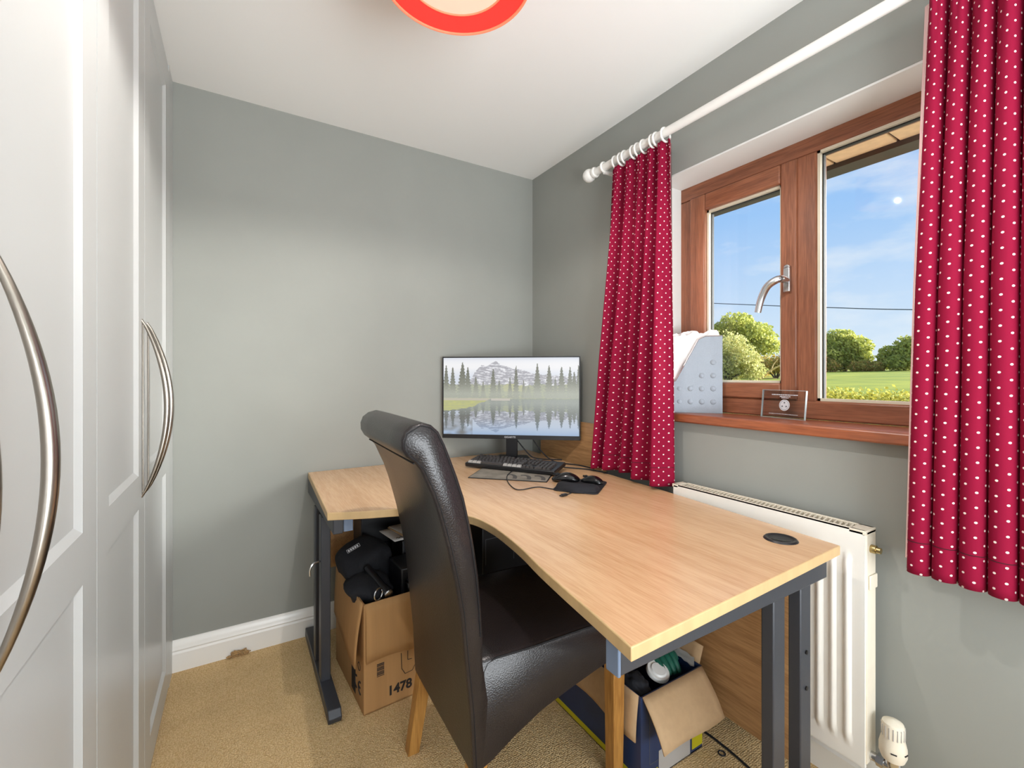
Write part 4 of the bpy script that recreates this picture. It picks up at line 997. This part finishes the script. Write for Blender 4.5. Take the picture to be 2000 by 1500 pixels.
# dark tower behind, with papers on top of a stack
pc = thing('computer_tower', (.60, 2.0, 0), 'black computer tower standing behind the brown box', 'computer')
mk('case', box(.462, .68, 2.03, 2.185, 0, .66), 'black_plastic', pc, bevel=.004)
mk('front_groove', J(box(.47, .67, 2.0285, 2.0305, .43, .433), box(.47, .67, 2.0285, 2.0305, .55, .553)), 'black_gloss', pc)
pp = FB @ Matrix.Translation((.20, .24, .52)) @ Matrix.Rotation(math.radians(14), 4, 'Z')
st_ = mk('black_carton', box(.578, .688, 1.815, 1.965, .006, .50), 'black_plastic', bevel=.004); tag(st_, 'tall black carton carrying letters inside the brown box', 'carton')
for i, (dx, dz, m, lab, rz) in enumerate(((0, .0, 'foil', 'crumpled foil wrapper under the letters behind the chair back', 5), (.0, .030, 'paper', 'white envelope with handwriting at the bottom of the letter pile', 8), (.035, .040, 'card_in', 'tan leaflet in the middle of the letter pile', 10), (.04, .046, 'paper_grey', 'grey letter lying on top of the letter pile', 12))):
    Mx = Matrix.Translation((.60 + dx, 1.855, .501 + dz)) @ Matrix.Rotation(math.radians(rz), 4, 'Z')
    if m == 'foil': g = blob((.62, 1.85, .515), (.07, .06, .014), 4, .5, 3, 3)
    else:
        g = X(grid(lambda u, v: (-.09 + .22 * u, -.10 + .15 * v, .002 * math.sin(5 * u + i)), 8, 6), Mx)
    o = mk('envelope' if i == 1 else ('foil_wrapper' if i == 0 else 'letter'), g, m, smooth=True)
    if i: o.modifiers.new('t', 'SOLIDIFY').thickness = .003
    tag(o, lab, 'wrapper' if i == 0 else 'letter', 'letters piled under the desk' if i else None)
    if i == 1:
        mk('handwriting', X(J(*[tube(crom([(-.075 + k * .014, -.085, .004), (-.070 + k * .014, -.075, .004), (-.065 + k * .014, -.086, .004), (-.060 + k * .014, -.080, .004)], 3), .0011, 4) for k in range(4)]), Mx), 'ink', o)
tag(mk('perforated_strip', X(J(box(0, .03, 0, .002, 0, .16)), Matrix.Translation((.60, 1.785, .34)) @ Matrix.Rotation(.25, 4, 'Y')), 'white_plastic', bevel=.0005), 'narrow white perforated strip beside the tall black carton', 'strip')
# black printed carton in the corner under the desk
pb = thing('printed_carton', (1.12, 1.85, 0), 'black carton printed with white lines of text under the desk behind the chair', 'carton')
mk('carton_body', box(.90, 1.30, 1.72, 2.06, 0, .60), 'black_plastic', pb, bevel=.003)
dl = []
r_ = random.Random(9)
for k in range(4):
    x = .93 + k * .008
    while x < 1.03 - k * .006:
        w = r_.uniform(.008, .022); dl.append(box(x, x + w, 1.7190, 1.7196, .55 - k * .020, .558 - k * .020)); x += w + .005
mk('printed_text', J(*dl), 'white_ink', pb)
mk('printed_outline', J(box(.915, 1.06, 1.7190, 1.7196, .470, .472), box(1.058, 1.060, 1.7190, 1.7196, .36, .47), box(.915, .917, 1.7190, 1.7196, .36, .47)), 'grey_ink', pb)

# ================================================================== blue box in front of the radiator
b2 = thing('blue_carton', (1.12, 1.1, 0), 'dark blue and yellow open carton with cardboard flaps under the right side of the desk', 'carton')
QX0, QX1, QY0, QY1, QZ = .985, 1.262, .905, 1.33, .258
mk('wall_panel', box(QX0, QX1, QY0, QY0 + .004, 0, QZ), 'blue_card', b2)
mk('wall_panel', box(QX0, QX1, QY1 - .004, QY1, 0, QZ), 'blue_card', b2)
mk('wall_panel', box(QX0, QX0 + .004, QY0 + .004, QY1 - .004, 0, QZ), 'blue_card', b2)
mk('wall_panel', box(QX1 - .004, QX1, QY0 + .004, QY1 - .004, 0, QZ), 'blue_card', b2)
mk('bottom', box(QX0, QX1, QY0, QY1, .0005, .004), 'card_in', b2)
for g in (box(QX0 - .0008, QX0, QY0, QY1, .004, .022), box(QX0, QX0 + .07, QY0 - .0008, QY0, .004, .030), box(QX1 - .05, QX1, QY0 - .0008, QY0, .012, .052)): mk('yellow_band', g, 'yellow', b2)
mk('tape', J(box(QX0 + .075, QX1 - .06, QY0 - .0010, QY0 - .0002, .004, .075)), 'paper_grey', b2)
mk('printed_line', J(box(QX0 + .035, QX0 + .0362, QY0 - .0008, QY0, .05, .2), box(QX0 + .035, QX0 + .09, QY0 - .0008, QY0, .05, .0512)), 'grey_ink', b2)
f1 = mk('flap', grid(lambda u, v: (QX0 + .006 + (QX1 - QX0 - .01) * u - .012 * v, QY0 - .002 - .088 * v - .008 * math.sin(PI * v), QZ + .002 - .102 * v + .004 * math.sin(6 * u) * v), 12, 6), 'card_in', b2, smooth=True); f1.modifiers.new('t', 'SOLIDIFY').thickness = .004
f2 = mk('flap', grid(lambda u, v: (QX0 - .003 - .012 * math.sin(v * PI / 2), QY0 + .008 + (QY1 - QY0 - .06) * u, QZ + .002 - (.130 - .02 * u + .006 * math.sin(9 * u)) * v), 12, 6), 'card_in', b2, smooth=True); f2.modifiers.new('t', 'SOLIDIFY').thickness = .004
f3 = mk('flap', grid(lambda u, v: (QX1 + .002 + .02 * v, QY0 + .01 + (QY1 - QY0 - .04) * u, QZ + .05 * v), 12, 4), 'card_in', b2, smooth=True); f3.modifiers.new('t', 'SOLIDIFY').thickness = .004
mk('torn_paper', grid(lambda u, v: (QX1 - .012 + .006 * mnoise.noise(Vector((u * 9, v * 5, 2))), QY0 + .02 + .3 * u, QZ - .01 + .03 * v + .012 * mnoise.noise(Vector((u * 14, v * 3, 7)))), 24, 5), 'paper_grey', b2, smooth=True)
gl = thing('rubber_glove', (1.19, 1.02, .2), 'green rubber glove lying on top in the blue carton', 'glove')
gp = []
for k in range(4):
    x = 1.155 + k * .022
    gp.append(tube(crom([(x + .01, 1.10, .245), (x + .004, 1.04, .268), (x - .004, .985, .262), (x - .010, .95, .238 - .004 * k)], 5), [.0125, .0125, .0125, .0125, .0125, .012, .012, .012, .012, .0118, .0115, .011, .0105, .010, .009, .006], 8))
gp.append(tube(crom([(1.235, 1.10, .24), (1.240, 1.03, .258), (1.236, .98, .245)], 5), [.013] * 6 + [.012] * 3 + [.010, .007], 8))
gp.append(blob((1.195, 1.12, .243), (.055, .045, .022), 2, .15, 3, 2))
mk('glove_body', J(*gp), 'green_glove', gl, smooth=True, auto=0)
tag(mk('black_fleece', blob((1.040, .985, .228), (.042, .062, .036), 6, .3, 4, 3), 'black_cloth', smooth=True, auto=0), 'crumpled black cloth at the front corner of the blue carton', 'cloth')
tag(mk('navy_fleece', blob((1.10, 1.15, .15), (.10, .12, .06), 8, .2, 4, 2.5), 'navy', smooth=True, auto=0), 'navy fabric deeper inside the blue carton', 'cloth')
tag(mk('white_lid', lathe([(0, .010), (.022, .010), (.026, .006), (.034, .006), (.036, .002), (.036, -.006), (.0, -.006)], (0, 0, 0), 'z', 26, Matrix.Translation((1.128, .966, .252)) @ Matrix.Rotation(.35, 4, 'X')), 'white_plastic', smooth=True), 'round white plastic lid between black cloth and green glove', 'lid')
# floor cables
tag(mk('floor_cable', tube(crom([(1.30, 1.02, .005), (1.315, .95, .005), (1.318, .88, .005), (1.312, .80, .005), (1.295, .70, .005), (1.25, .60, .005)], 6), .0035, 6), 'black_rubber', smooth=True), 'black cable on the carpet beside the blue carton', 'cable')
tag(mk('rubber_band', torus((1.29, .855, .003), .010, .0022, 'z', 16, 6), 'black_rubber', smooth=True), 'small dark loop lying on the carpet near the cable', 'band')
# frayed carpet tuft at the baseboard
tf = []
rt = random.Random(4)
for i in range(46):
    x = rt.uniform(-.03, .036); h = .030 * (1 - ((x - .004) / .045) ** 2) * rt.uniform(.5, 1)
    tf.append(tube(crom([(x, 2.216 + rt.uniform(-.006, .004), 0), (x + rt.uniform(-.012, .012), 2.214 + rt.uniform(-.008, .004), h * .7), (x + rt.uniform(-.02, .02), 2.212, h)], 3), .0022, 5))
tag(mk('carpet_fray', J(*tf), 'tuft', smooth=True), 'frayed tuft of carpet against the back baseboard', 'carpet tuft')
